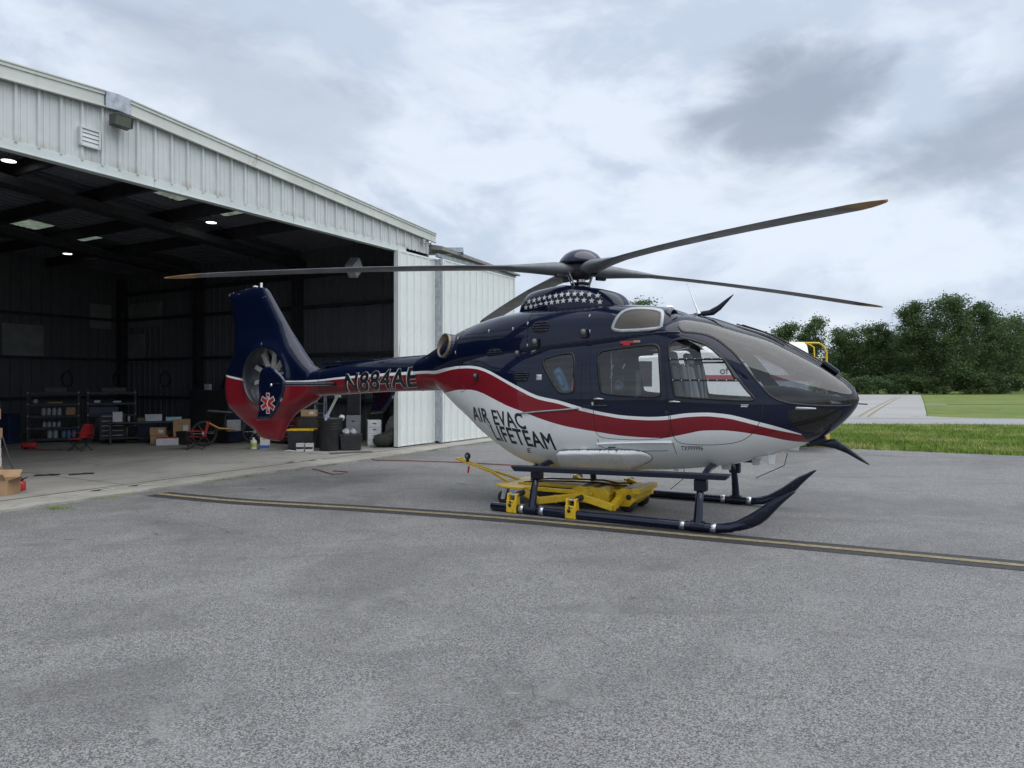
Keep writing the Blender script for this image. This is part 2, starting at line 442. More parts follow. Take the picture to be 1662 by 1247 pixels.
M_BOARD = pm('insulation_board', (.22, .23, .24), .85, var=.12, vscale=3, dirt=.35)
M_WOOD = pm('weathered_board', (.23, .22, .215), .85, var=.35, vscale=22, dirt=.3, bump=.4)

hangar = empty('hangar', (HD[0], HD[1], 0), HA)
tag(hangar, 'pale green ribbed metal hangar with its wide front standing open', 'hangar')

def rib_panel(name, w, z0, zf, parent, mat, loc, rz=0., rib=.042, sub=True):
    """one ribbed metal sheet: raised ribs with two low beads between, face towards -y; top edge follows zf(x)"""
    prof = []
    n = max(1, round(w/.305)); p = w/n
    for i in range(n):
        x0 = i*p
        prof += [(x0, 0), (x0+.03, 0), (x0+.042, -rib), (x0+.072, -rib), (x0+.084, 0)]
        if sub:
            for q in (.42, .70): prof += [(x0+p*q, 0), (x0+p*q+.006, -.009), (x0+p*q+.032, -.009), (x0+p*q+.038, 0)]
    prof.append((w, 0))
    prof = [(min(x, w), y) for x, y in prof]
    v, f = [], []
    for x, y in prof: v += [(x, y, z0), (x, y, zf(x))]
    for i in range(len(prof)-1): f.append((2*i, 2*i+2, 2*i+3, 2*i+1))
    return mesh_obj(name, v, f, mat, parent, False, None, loc, rz)
ztop = lambda t: 6.20 - .0695*abs(t - RIDGE)

# front wall above the opening, sheet by sheet
front = empty('front_wall', (0, 0, 0), 0, hangar)
t = T_L
while t < 1.40 - .05:
    w = min(.914, 1.40 - t)
    if t < RIDGE < t + w - .01: w = RIDGE - t
    if t + w > -9.9:
        rib_panel('siding_panel', w, 5.03, (lambda x, t=t: ztop(t + x) - .215), front, M_SIDE, (t, -.004 - rng.uniform(0, .003), 0))
    t += w
MB().box(((T_L-9.9)/2, .0, 5.5), (abs(T_L+9.9), .03, .98)).build('siding_backing', M_SIDE, front)
tt = T_L
while tt < .1:                              # the flat header flashing, in lengths
    w = min(3.05, .42 - tt)
    if tt + w > -10:
        MB().box((tt + w/2, .03, 4.975), (w - .006, .13, .15)).box((tt + w/2, -.045, 4.905), (w-.006, .04, .02)).build('header_flashing', M_TRIM, front, bev=.004)
    tt += w
for i in range(34):                          # bent tabs of the flashing
    tq = -9.3 + i*.305
    if tq > .9 or rng.random() < .25: continue
    MB().beam((tq, -.010, 5.055), (tq + .07, -.016, 5.015+.02), .012, .006, up=(0, 1, 0)).build('flashing_tab', pm('rust_dark', (.12, .115, .105), .8), front)
# rake fascia in lengths, ridge cap between
def fascia(a, b, mat, name):
    m = MB()
    za, zb = ztop(a), ztop(b)
    for (y0, y1, d0, d1) in ((-.115, -.065, 0, .055), (-.095, -.065, .055, .235), (-.125, -.065, .228, .246), (-.13, -.06, -.012, .006)):
        m.add([(a, y0, za-d0), (b, y0, zb-d0), (b, y1, zb-d0), (a, y1, za-d0), (a, y0, za-d1), (b, y0, zb-d1), (b, y1, zb-d1), (a, y1, za-d1)],
              [(0, 1, 2, 3), (7, 6, 5, 4), (0, 4, 5, 1), (1, 5, 6, 2), (2, 6, 7, 3), (3, 7, 4, 0)])
    return m.build(name, mat, front)
for a, b in ((-15.7, -13), (-12.996, -10.2), (-10.196, -7.22), (-6.80, -3.9), (-3.896, -1.0), (-.996, 1.60)): fascia(a, b, M_FASC, 'fascia_board')
rc = MB()
for a, b in ((-7.21, -7.0), (-7.0, -6.81)):
    za, zb = ztop(a)+.004, ztop(b)+.004
    rc.add([(a, -.135, za), (b, -.135, zb), (b, -.06, zb), (a, -.06, za), (a, -.12, za-.25), (b, -.12, zb-.25), (b, -.06, zb-.25), (a, -.06, za-.25)],
           [(0, 1, 2, 3), (7, 6, 5, 4), (0, 4, 5, 1), (1, 5, 6, 2), (2, 6, 7, 3), (3, 7, 4, 0)])
rc.build('ridge_cap', M_GALV, front)

# roof sheets with four translucent skylights
roof = empty('roof', (0, 0, 0), 0, hangar)
tc_ = [-15.75, RIDGE, -3.9, -3.2, -2.6, -1.9, 1.62]; yc_ = [-.06, 2.7, 3.8, 8.95, 10.05, HDEP + .1]
mroof = MB()
for i in range(len(tc_)-1):
    for j in range(len(yc_)-1):
        hole = i in (2, 4) and j in (1, 3)
        a, b, c, d = tc_[i], tc_[i+1], yc_[j], yc_[j+1]
        za, zb = ztop(a)-.03, ztop(b)-.03
        q = [(a, c, za), (b, c, zb), (b, d, zb), (a, d, za)]
        if not hole:
            mroof.add(q, [(0, 1, 2, 3)]); mroof.add([(x, y, z-.05) for x, y, z in q], [(3, 2, 1, 0)])
        else:
            s = MB()
            nb_ = 10
            zig = [(a + (b-a)*k/20, -.012 if k % 4 in (1, 2) else 0) for k in range(21)]
            for (u0, z0_), (u1, z1_) in zip(zig, zig[1:]):
                s.add([(u0, c, ztop(u0)-.045+z0_), (u1, c, ztop(u1)-.045+z1_), (u1, d, ztop(u1)-.045+z1_), (u0, d, ztop(u0)-.045+z0_)], [(0, 1, 2, 3)])
            if 'fibreglass' not in MAT:
                tf = NT('fibreglass'); tr = tf.new('ShaderNodeBsdfTranslucent'); tr.inputs[0].default_value = (.50, .56, .44, 1)
                mx = tf.new('ShaderNodeMixShader'); mx.inputs[0].default_value = .55
                tf.set(Base_Color=(.3, .33, .27), Roughness=.6)
                cc = tf.mix(tf.ramp(tf.noise(7, 6, .7), .35, .7), (.12, .15, .11), (.27, .31, .235)); tf.link(cc, tr.inputs[0])
                tf.link(tf.b.outputs[0], mx.inputs[1]); tf.link(tr.outputs[0], mx.inputs[2]); tf.link(mx.outputs[0], tf.o.inputs[0])
                MAT['fibreglass'] = tf.m
            s.build('skylight', MAT['fibreglass'], roof, fix=False)
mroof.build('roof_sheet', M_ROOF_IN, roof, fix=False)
for k in range(10):                          # purlins along the depth
    tp = -1.2 - 1.7*k + (1.7 if k == 0 else 0) * 0
    MB().box((tp, HDEP/2, ztop(tp) - .10 - .14), (.09, HDEP - .1, .28)).build('purlin', M_STEEL, roof)
for yy in (4.6, 9.1):                        # main frames across
    for a, b in ((T_L, RIDGE), (RIDGE, T_R)):
        MB().beam((a, yy, ztop(a) - .52), (b, yy, ztop(b) - .52), .18, .42, up=(0, 1, 0)).build('rafter', M_STEEL, roof)
# corrugations of the roof underside
for k in range(44):
    yk = .25 + k*.305
    mq = MB()
    for a, b in ((-9.5, RIDGE), (RIDGE, T_R)):
        mq.beam((a, yk, ztop(a) - .088), (b, yk, ztop(b) - .088), .05, .02, up=(0, 1, 0))
    if not any(abs(yk-c) < .7 for c in (3.25, 9.5)): mq.build('roof_rib', M_ROOF_IN, roof)

# walls
side = empty('side_wall', (0, 0, 0), 0, hangar)
y = .05
while y < HDEP - .1:
    w = min(.914, HDEP - y)
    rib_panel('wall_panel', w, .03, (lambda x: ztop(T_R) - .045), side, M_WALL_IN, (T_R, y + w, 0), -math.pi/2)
    y += w
MB().box((T_R + .05, HDEP/2, 2.79), (.03, HDEP, 5.52)).build('outer_skin', M_SIDE, side)
for z in (1.15, 2.45, 3.85, 4.75):
    MB().box((T_R - .10, HDEP/2, z), (.18, HDEP - .1, .09)).build('girt', M_STEEL, side)
back = empty('back_wall', (0, 0, 0), 0, hangar)
t = T_R
while t > -6.5:
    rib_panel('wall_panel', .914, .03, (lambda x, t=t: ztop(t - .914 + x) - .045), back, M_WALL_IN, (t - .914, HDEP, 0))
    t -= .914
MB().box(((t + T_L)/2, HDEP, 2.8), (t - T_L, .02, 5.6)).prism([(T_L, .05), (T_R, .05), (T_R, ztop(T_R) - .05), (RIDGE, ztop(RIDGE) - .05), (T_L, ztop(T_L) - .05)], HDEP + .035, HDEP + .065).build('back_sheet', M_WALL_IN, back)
for z in (1.15, 2.45, 3.85):
    MB().box(((T_L+T_R)/2, HDEP - .10, z), (T_R - T_L - .2, .17, .09)).build('girt', M_STEEL, back)
MB().box((T_L, HDEP/2, 2.77), (.05, HDEP, 5.5)).build('far_side_wall', M_WALL_IN, hangar)
for tx, yx in ((T_R - .16, 13.25), (T_R - .16, 4.6), (T_R - .16, 9.1), (-7, 13.25), (T_L+.2, 4.6), (T_L+.2, 9.1)):
    MB().box((tx, yx, 2.65), (.26, .22, 5.2)).build('column', M_STEEL, hangar)
# loose insulation boards stuck on the walls
for (c, d) in (((.55, HDEP-.05, 3.95), (.75, .02, .85)), ((T_R-.05, 12.1, 4.0), (.02, 1.9, .85)), ((-3.4, HDEP-.05, 2.75), (1.3, .02, 1.05)), ((T_R-.05, 12.6, 2.85), (.02, .9, 1.0)), ((-1.9, HDEP-.05, 3.0), (1.2, .02, 1.0))):
    MB().box(c, d).build('insulation_board', M_BOARD, hangar)

# sliding door leaves stacked at the right of the opening
def door_leaf(t0, t1, y0, parent, n):
    d = empty('sliding_door', (0, 0, 0), 0, parent)
    w = (t1 - t0 - .10)/n
    for i in range(n):
        rib_panel('door_panel', w, .09, (lambda x: 4.88), d, M_DOOR, (t0 + .05 + i*w, y0 - .004, 0), 0, .026, False)
    f = MB().box((t0 + .025, y0 + .03, 2.49), (.05, .14, 4.86)).box((t1 - .025, y0 + .03, 2.49), (.05, .14, 4.86))
    f.box(((t0+t1)/2, y0 + .04, 4.90), (t1 - t0 - .1, .12, .05)).box(((t0+t1)/2, y0 + .04, .085), (t1 - t0 - .1, .10, .05))
    f.build('door_frame', M_DOOR, d, bev=.004)
    MB().box(((t0+t1)/2, y0 + .06, 2.49), (t1 - t0 - .12, .03, 4.76)).build('door_back', M_DOOR, d)
    for q in (t0 + .4, t1 - .4):
        MB().cyl((q, y0 + .03, .052), (q, y0 + .06, .052), .05, 14).build('wheel', M_STEEL, d)
door_leaf(-.03, 2.1, -.10, hangar, 7)
door_leaf(1.55, 5.46, -.33, hangar, 12)
MB().box((1.53, -.22, 2.5), (.03, .20, 4.8)).build('door_jamb', M_GALV, hangar)
orr = empty('door_track', (0, 0, 0), 0, hangar)
MB().box((3.55, -.24, 5.0), (4.2, .10, .09)).build('rail', M_GALV, orr, bev=.004)
MB().add([(1.45, -.42, 5.22), (5.7, -.42, 5.05), (5.7, .1, 5.13), (1.45, .1, 5.34), (1.45, -.42, 5.12), (5.7, -.42, 5.00), (5.7, .1, 5.04), (1.45, .1, 5.20)],
         [(0, 1, 2, 3), (7, 6, 5, 4), (0, 4, 5, 1), (1, 5, 6, 2), (2, 6, 7, 3), (3, 7, 4, 0)]).build('hood', M_WOOD, orr)
MB().box((5.66, -.10, 2.52), (.11, .11, 5.0)).build('post', M_WOOD, orr, bev=.006)
MB().box((5.53, -.25, 2.5), (.035, .03, 4.9)).build('stop_post', M_DOOR, orr)
gx = hw(0, 0)
gb = MB()
gm = Matrix.Rotation(-HA, 3, 'Z')
gb.box((1.98, .14, 5.245), (1.45, .26, .13), gm).box((1.98, .14, 5.155), (1.30, .18, .05), gm)
gb.build('gutter_box', M_GALV, orr, bev=.005)

# louvre in the gable and little bent hooks
lv = empty('louvre', (0, 0, 0), 0, hangar)
MB().box((-7.56, -.05, 5.395), (.025, .07, .27)).box((-7.28, -.05, 5.395), (.025, .07, .27)).box((-7.42, -.05, 5.53), (.30, .07, .025)).box((-7.42, -.05, 5.262), (.30, .07, .025)).build('frame', M_TRIM, lv)
for k in range(4):
    MB().box((-7.42, -.062, 5.298 + k*.064), (.26, .008, .060), Matrix.Rotation(R(-14), 3, 'X')).build('slat', M_SIDE, lv)
MB().box((-7.42, -.03, 5.395), (.26, .02, .26)).build('louvre_back', pm('dark_void', (.02, .02, .02), .9), lv)

# concrete slab with a ragged edge at the tarmac
sl = []
k = 0
tq = -20.0
while tq < 8.5:
    sl.append((tq, -1.02 + .07*math.sin(tq*.9) + rng.uniform(-.02, .02))); tq += .17
poly = sl + [(8.5, -.2), (T_R + .3, .2), (T_R + .3, HDEP + .4), (-20, HDEP + .4)]
sv = [(x, y, .03) for x, y in poly] + [(x, y, -.05) for x, y in poly]
nn_ = len(poly)
slab = mesh_obj('floor', sv, [tuple(range(nn_))] + [(i, i+nn_, (i+1) % nn_+nn_, (i+1) % nn_) for i in range(nn_)], M_CONC, None, False, None, (HD[0], HD[1], 0), HA)
slab['kind'] = 'structure'
M_CONCI = mat_pave('shaded_inner_concrete', (.25, .242, .22), (.365, .353, .322), .5, 40, .5, .15)  # slab concrete toned darker: hangar shade put into the colour
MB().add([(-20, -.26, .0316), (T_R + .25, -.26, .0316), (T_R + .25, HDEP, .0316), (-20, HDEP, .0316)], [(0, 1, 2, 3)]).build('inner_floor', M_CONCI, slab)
bm = bmesh.new(); bm.from_mesh(slab.data); bmesh.ops.recalc_face_normals(bm, faces=bm.faces); bm.to_mesh(slab.data); bm.free()
M_JOINT = pm('joint_dirt', (.10, .085, .06), .95, var=.4, vscale=20)
for yj, w in ((-.30, .018), (4.4, .012), (8.9, .012)):
    MB().box((-5.8, yj, .0322), (28, w, .004)).build('joint', M_JOINT, slab)
for tj in (-12, -7, -2):
    MB().box((tj, 4.6, .0322), (.012, 9.7, .004)).build('joint', M_JOINT, slab)
for (wx, wy) in ((-6.14, 10.42), (-5.84, 10.90), (-4.43, 14.12), (-4.09, 14.45)):
    dxw, dyw = wx - HD[0], wy - HD[1]
    lt, ly = dxw*math.cos(HA) + dyw*math.sin(HA), -dxw*math.sin(HA) + dyw*math.cos(HA)
    m = MB(); pts = [(lt + .16*math.cos(a)*(1+.15*math.sin(3*a)), ly + .07*math.sin(a)) for a in np.linspace(0, 2*math.pi, 17)[:-1]]
    m.add([(x, y, .034) for x, y in pts], [tuple(range(16))])
    m.build('anchor_recess', pm('dark_hole', (.03, .028, .025), .95), slab)
    m = MB(); pts = [(lt + .05 + .11*math.cos(a), ly - .05 + .035*math.sin(a)) for a in np.linspace(0, 2*math.pi, 13)[:-1]]
    m.add([(x, y, .037) for x, y in pts], [tuple(range(12))])
    m.build('paint_mark', pm('chalky_white', (.62, .61, .58), .9, dirt=.3), slab)
def edge_weeds(g, n):
    tt_ = g.uniform(-9.5, 3.0, n); cl = np.sin(tt_*3.1) + np.sin(tt_*7.3 + 1)
    ok = cl + g.normal(0, .6, n) > .3
    tt_ = tt_[ok]; yy_ = -1.06 + .07*np.sin(tt_*.9) + g.normal(0, .022, len(tt_))
    return np.stack([HD[0] + tt_*math.cos(HA) - yy_*math.sin(HA), HD[1] + tt_*math.sin(HA) + yy_*math.cos(HA)], 1)
grass_mass('weeds', 1500, edge_weeds, .012, .045, .006, 'sparse dry weeds growing in the joint between slab and tarmac', 3)
def one_tuft(g, n): return np.stack([g.normal(-5.86, .07, n), g.normal(9.02, .035, n)], 1)
o = grass_mass('grass_tuft', 60, one_tuft, .025, .075, .004, 'green weed tuft at the slab edge near the stacked cardboard boxes', 5)
tag(o, None, 'weed', kind='stuff')

# ------------------------------------------------------------------ trees
def leaf_mat(name, col):
    t = NT(name)
    c = t.mix(t.ramp(t.noise(.9, 4, .6), .3, .7), tuple(v*.7 for v in col), tuple(v*1.3 for v in col))
    t.link(c, t.b.inputs['Base Color']); t.set(Roughness=.6); t.b.inputs['Specular IOR Level'].default_value = .3
    tr = t.new('ShaderNodeBsdfTranslucent'); t.link(c, tr.inputs[0]); mx = t.new('ShaderNodeMixShader'); mx.inputs[0].default_value = .34
    t.link(t.b.outputs[0], mx.inputs[1]); t.link(tr.outputs[0], mx.inputs[2]); t.link(mx.outputs[0], t.o.inputs[0])
    return t.m
LEAF_D = [leaf_mat('leaf_dark', (.068, .110, .042)), leaf_mat('leaf_mid', (.100, .155, .056)), leaf_mat('leaf_light', (.118, .172, .060))]
LEAF_L = [leaf_mat('leaf_dark_b', (.075, .125, .045)), leaf_mat('leaf_mid_b', (.125, .185, .065)), leaf_mat('leaf_light_b', (.17, .235, .085))]
M_BARK = pm('bark', (.10, .085, .065), .9, var=.4, vscale=5, bump=.6, bscale=20)

def crown_mesh(seed, H, RW, base, nl, nclus, nleaf, mats, size, conical=0.):
    g = np.random.default_rng(seed)
    # lobes
    L = []
    for i in range(nl):
        u = (i + .5)/nl; zc = base + (H - base)*(.10 + .84*u)
        env = RW*(1 - conical*u)*math.sqrt(max(.08, 1 - (abs(2*u - .85)/1.25)**2.4))
        a = i*2.399 + g.uniform(-.5, .5); rr = env*g.uniform(.30, .68)
        r = RW*g.uniform(.30, .46)*(1 - .45*u*conical)*(1 - .25*u)
        L.append((math.cos(a)*rr, math.sin(a)*rr, min(zc, H - r*.75), r))
    V = []; MI = []
    for c in range(nclus):
        lx, ly, lz, lr = L[g.integers(nl)]
        d = g.normal(size=3); d /= np.linalg.norm(d); d[2] = d[2]*.8 + .12
        q = g.uniform(.45, .94)
        cp = np.array([lx, ly, lz]) + d*lr*q
        if cp[2] < base*.5 + .2: continue
        cs = g.uniform(.45, 1.0)*RW*.16
        n = int(nleaf*g.uniform(.6, 1.3))
        P = cp + g.normal(size=(n, 3))*np.array([cs, cs, cs*.55])
        a = g.normal(size=(n, 3)); a /= np.linalg.norm(a, axis=1)[:, None]
        a[:, 2] *= .6
        b = np.cross(a, g.normal(size=(n, 3))); b /= np.linalg.norm(b, axis=1)[:, None]
        s = size*g.uniform(.55, 1.25, (n, 1))
        quad = np.stack([P - a*s*.8, P + b*s*.5, P + a*s*.8, P - b*s*.5], 1)
        V.append(quad.reshape(-1, 3)); MI += [int(np.clip(g.normal(.55 + .9*(q > .95), .6), 0, 2))]*n
    V = np.concatenate(V); n = len(V)//4
    me = bpy.data.meshes.new('crown'); me.vertices.add(len(V)); me.vertices.foreach_set('co', V.ravel())
    me.loops.add(n*4); me.loops.foreach_set('vertex_index', np.arange(n*4)); me.polygons.add(n)
    me.polygons.foreach_set('loop_start', np.arange(n)*4); me.polygons.foreach_set('loop_total', np.full(n, 4))
    for m in mats: me.materials.append(m)
    me.polygons.foreach_set('material_index', MI); me.update()
    return me, L
def trunk_mesh(seed, H, RW, L):
    g = random.Random(seed); m = MB(); top = Vector((g.uniform(-.3, .3), g.uniform(-.3, .3), H*.72)); r0 = .018*H + .06
    path = [Vector((0, 0, -.1)), Vector((g.uniform(-.1, .1), g.uniform(-.1, .1), H*.25)), Vector((g.uniform(-.25, .25), g.uniform(-.25, .25), H*.5)), top]
    m.tube(path, [r0, r0*.8, r0*.5, r0*.15], 8)
    for (x, y, z, r) in L:
        k = g.uniform(.35, .85); z0 = min(z*.72, H*.6)
        f = z0/(H*.72); p0 = Vector((0, 0, z0)) + Vector((top.x, top.y, 0))*f
        m.tube([p0, p0.lerp(Vector((x, y, z)), .55) + Vector((0, 0, -.15*r)), Vector((x, y, z))], [r0*.34, r0*.22, r0*.06], 6)
    o = m.build('trunk', M_BARK); me = o.data; bpy.data.objects.remove(o)
    return me
PROTO = {}
for key, (seed, H, RW, base, nl, ncl, nle, mats, size, con) in dict(
        broad=(11, 15.5, 6.2, 1.2, 17, 560, 42, LEAF_D, .225, .15), tall=(23, 16.5, 5.0, 1.4, 17, 520, 42, LEAF_D, .225, .25),
        round=(37, 12.0, 5.2, .8, 14, 440, 40, LEAF_D, .225, .1), wide=(41, 11.5, 6.4, .6, 15, 460, 42, LEAF_D, .225, .05),
        pale=(53, 13.5, 5.0, 1.2, 14, 330, 38, LEAF_L, .24, .55), scrub=(67, 4.6, 4.6, .2, 9, 190, 40, LEAF_D, .24, 0.)).items():
    cm, L = crown_mesh(seed, H, RW, base, nl, ncl, nle, mats, size, con)
    PROTO[key] = (cm, trunk_mesh(seed, H, RW, L), H)
def tree(key, px, d, top_y, label, wscale=1., rz=None, group='trees beyond the field'):
    """stand a tree at distance d in the direction (px-831)/1130, with the height its top edge asks for"""
    X = (px - 831)/1130*d; H = 1.63 + (622 - top_y)/1130*d
    cm, tm, h0 = PROTO[key]; s = H/h0
    e = empty('tree' if key != 'scrub' else 'bush', (X, d, -.03), rng.uniform(0, 6.28) if rz is None else rz)
    inst('crown', cm, e, scale=(s*wscale, s*wscale, s)); inst('trunk', tm, e, scale=(s*wscale, s*wscale, s))
    tag(e, label, 'tree' if key != 'scrub' else 'bush', group)
tree('pale', 1275, 128, 523, 'small pale green tree just above the white truck roof', 1.25)
tree('pale', 1322, 122, 513, 'pointed pale green tree right of the smaller pale tree', .9)
tree('round', 1372, 112, 530, 'dark rounded tree between the pale pointed tree and the helicopter nose', .9)
tree('round', 1424, 108, 524, 'dark green tree at the far end of the taxiway', .85)
tree('tall', 1478, 104, 490, 'tall dark tree at the left edge of the big clump', .82)
tree('broad', 1533, 103, 478, 'tallest broad dark tree in the middle of the clump', .95)
tree('tall', 1586, 106, 490, 'tall dark tree at the right shoulder of the big clump', .95)
tree('wide', 1622, 112, 507, 'bushy dark tree leaning out to the right of the clump', .8)
tree('round', 1668, 122, 512, 'dark tree cut off by the right edge of the picture', 1.0)
tree('wide', 1450, 118, 540, 'lower dark tree filling behind the left of the clump', .8)
tree('round', 1052, 130, 488, 'green treetop showing above the helicopter roof', 1.0)
tree('broad', 1725, 118, 500, 'broad tree just outside the right of the big clump', 1.)
for i, (px, d, ty, lb) in enumerate(((1408, 102, 612, 'low dark scrub at the left end of the tree line'), (1462, 103, 608, 'low dark scrub under the tall left tree'), (1515, 102, 612, 'lowest dark scrub, under the tallest tree'), (1575, 103, 606, 'low dark scrub under the right shoulder of the clump'), (1630, 105, 608, 'low dark scrub near the right edge of the picture'), (1350, 106, 606, 'low dark scrub behind the helicopter nose'))):
    tree('scrub', px, d, ty, lb, 1.25, group='scrub along the tree line')
for i, px in enumerate((1390, 1455, 1520, 1585, 1650, 1715)):
    tree('wide', px, 140 + 6*(i % 2), 556 - 6*(i % 3), 'background tree seen through gaps of the clump', 1.2, group='background trees behind the clump')

# ------------------------------------------------------------------ fuel truck behind the helicopter
M_WHITE = pm('white_paint', (.78, .79, .78), .3, coat=.4, var=.03, dirt=.08)
M_RED = pm('red_paint', (.36, .028, .04), .3, coat=.4, var=.08)
M_YEL = pm('yellow_enamel', (.70, .46, .018), .42, coat=.15, var=.10, vscale=11, dirt=.55, bump=.06, bscale=25)
M_BLK = pm('black_plastic', (.014, .014, .016), .45, var=.3)
M_RUB = pm('rubber', (.022, .022, .023), .8, var=.3, bump=.2)
M_CHR = pm('bright_metal', (.62, .63, .65), .22, metal=1., var=.05)
M_GREY = pm('mid_grey_plastic', (.22, .23, .24), .55)
truck = empty('fuel_truck', (4.9, 17.5, 0), R(-1.5))
tag(truck, 'white fuel truck with red stripe and yellow rails parked behind the helicopter', 'truck')
sec = [(1.1, 1.15), (1.1, 2.35), (1.02, 2.52), (.86, 2.6), (-.86, 2.6), (-1.02, 2.52), (-1.1, 2.35), (-1.1, 1.15), (-1.0, 1.02), (1.0, 1.02)]
MB().prism(sec, -1.15, 2.10, 'X').build('tank', M_WHITE, truck, bev=.03)
MB().box((.475, -1.105, 1.755), (3.24, .012, .125)).build('stripe', M_RED, truck)
MB().box((.7, 0, .86), (5.0, .9, .22)).build('chassis', M_BLK, truck)
MB().prism([(-2.95, .62), (-2.95, 1.35), (-2.55, 1.5), (-2.25, 2.25), (-1.3, 2.3), (-1.3, .62)], -1.0, 1.0).build('cab', M_WHITE, truck, bev=.05)
MB().prism([(-2.42, 1.55), (-2.18, 2.15), (-1.55, 2.15), (-1.55, 1.55)], -1.006, 1.006).build('cab_window', M_BLK, truck)
MB().box((-2.99, 0, .7), (.12, 2.0, .25)).build('front_bumper', M_CHR, truck, bev=.03)
MB().box((2.35, 0, .90), (.5, 1.9, .05)).box((2.60, 0, .36), (.10, 1.9, .14)).box((2.60, -.8, .52), (.08, .1, .3)).box((2.60, .8, .52), (.08, .1, .3)).build('rear_bumper', M_YEL, truck, bev=.01)
for (x, y) in ((-2.15, -.95), (-2.15, .95), (.25, -.95), (.25, .95)):
    s = -1 if y < 0 else 1
    w = MB().lathe([(.10, -.12), (.30, -.13), (.39, -.09), (.41, 0), (.39, .09), (.30, .13), (.10, .12)], (x, y, .41), (0, 1, 0), 24).build('wheel', M_RUB, truck)
    MB().lathe([(0.001, .02*s), (.10, .05*s), (.16, .11*s), (.24, .135*s), (.25, .10*s)], (x, y, .41), (0, 1, 0), 20).build('rim', M_CHR, w)
rail = MB()
for yy in (-.75, .75):
    rail.tube([(1.75, yy, 2.50), (1.75, yy, 2.56), (1.80, yy, 2.60), (2.48, yy, 2.59), (2.60, yy, 2.51), (2.66, yy, 2.37), (2.66, yy, .5)], .021, 8)
    rail.tube([(2.10, yy, 2.52), (2.12, yy, 2.55), (2.22, yy, 2.575), (2.36, yy, 2.49), (2.38, yy, 2.05)], .018, 8)
for zz_ in (.75, 1.05, 1.35, 1.65, 1.95, 2.25): rail.tube([(2.66, -.75, zz_), (2.66, .75, zz_)], .016, 6)
rail.build('ladder_rail', M_YEL, truck)
MB().box((1.20, -.1, 2.65), (.75, 1.3, .13)).build('hatch_box', M_WHITE, truck, bev=.02)
MB().box((-.4, 0, 2.64), (.5, .5, .10)).build('manhole_cover', M_WHITE, truck, bev=.02)
MB().lathe([(.14, 0), (.15, -.03), (.13, -.045), (.001, -.05)], (-1.0+.32, -1.112, 1.58), (0, 1, 0), 24).build('hose_cap', M_WHITE, truck)
MB().tube([(-.68 + .155*math.cos(a), -1.13, 1.58 + .155*math.sin(a)) for a in np.linspace(0, 2*math.pi, 25)[:-1]], .007, 6, closed=True).build('cap_ring', M_GREY, truck)
MB().box((1.85, -1.11, 2.12), (.16, .012, .11)).build('placard', M_RED, truck)
MB().box((2.106, -.4, 1.75), (.012, .30, .22)).build('placard', M_RED, truck)
def text_flat(name, s, loc, rot, size, mat, parent, ext=.002, shear=0., align='LEFT', sx=1., bold=0.):
    cu = bpy.data.curves.new(name, 'FONT'); cu.body = s; cu.size = size; cu.extrude = ext; cu.shear = shear; cu.align_x = align; cu.offset = bold; cu.resolution_u = 4
    o = bpy.data.objects.new(name, cu); COL.objects.link(o)
    dg = bpy.context.evaluated_depsgraph_get(); me = bpy.data.meshes.new_from_object(o.evaluated_get(dg)); bpy.data.objects.remove(o)
    me.materials.clear(); me.materials.append(mat)
    q = bpy.data.objects.new(name, me); COL.objects.link(q); q.parent = parent; q.location = loc; q.rotation_euler = rot; q.scale = (sx, 1, 1)
    return q
text_flat('lettering', 'of of t', (.02, -1.108, 1.845), (R(90), 0, 0), .25, pm('dark_letter', (.05, .05, .055), .5), truck)

# ================================================================== 2D outline tools
def chaikin(p, n=2, closed=True):
    p = [np.array(q, float) for q in p]
    for _ in range(n):
        q = []
        k = len(p)
        for i in range(k if closed else k-1):
            a, b = p[i], p[(i+1) % k]
            q += [a*.75 + b*.25, a*.25 + b*.75]
        if not closed: q = [p[0]] + q + [p[-1]]
        p = q
    return np.array(p)
def resample(p, step, closed=True):
    p = np.asarray(p, float); out_ = []
    k = len(p)
    for i in range(k if closed else k-1):
        a, b = p[i], p[(i+1) % k]; n = max(1, int(math.ceil(np.linalg.norm(b-a)/step)))
        for j in range(n): out_.append(a + (b-a)*j/n)
    if not closed: out_.append(p[-1])
    return np.array(out_)
def area2(p): x, y = p[:, 0], p[:, 1]; return float(np.sum(x*np.roll(y, -1) - y*np.roll(x, -1)))
def offset(p, d):
    """grow (d>0) or shrink a closed outline"""
    p = np.asarray(p, float); s = 1 if area2(p) > 0 else -1
    e = np.roll(p, -1, 0) - p; e /= np.maximum(np.linalg.norm(e, axis=1), 1e-9)[:, None]
    n = np.stack([e[:, 1], -e[:, 0]], 1)*s; m = n + np.roll(n, 1, 0)
    m /= np.maximum((m*m).sum(1)/2, .35)[:, None]
    return p + m*d
def inside(P, loops):
    P = np.asarray(P, float); r = np.zeros(len(P), bool)
    for L in loops:
        a = np.asarray(L, float); b = np.roll(a, -1, 0)
        for (x0, y0), (x1, y1) in zip(a, b):
            if y0 == y1: continue
            c = (y0 > P[:, 1]) != (y1 > P[:, 1])
            r ^= c & (P[:, 0] < (x1-x0)*(P[:, 1]-y0)/(y1-y0) + x0)
    return r
def mindist(P, Q):
    P, Q = np.asarray(P, float), np.asarray(Q, float); r = np.full(len(P), 1e9)
    for i in range(0, len(Q), 200):
        d = ((P[:, None, :] - Q[None, i:i+200, :])**2).sum(2); r = np.minimum(r, d.min(1))
    return np.sqrt(r)
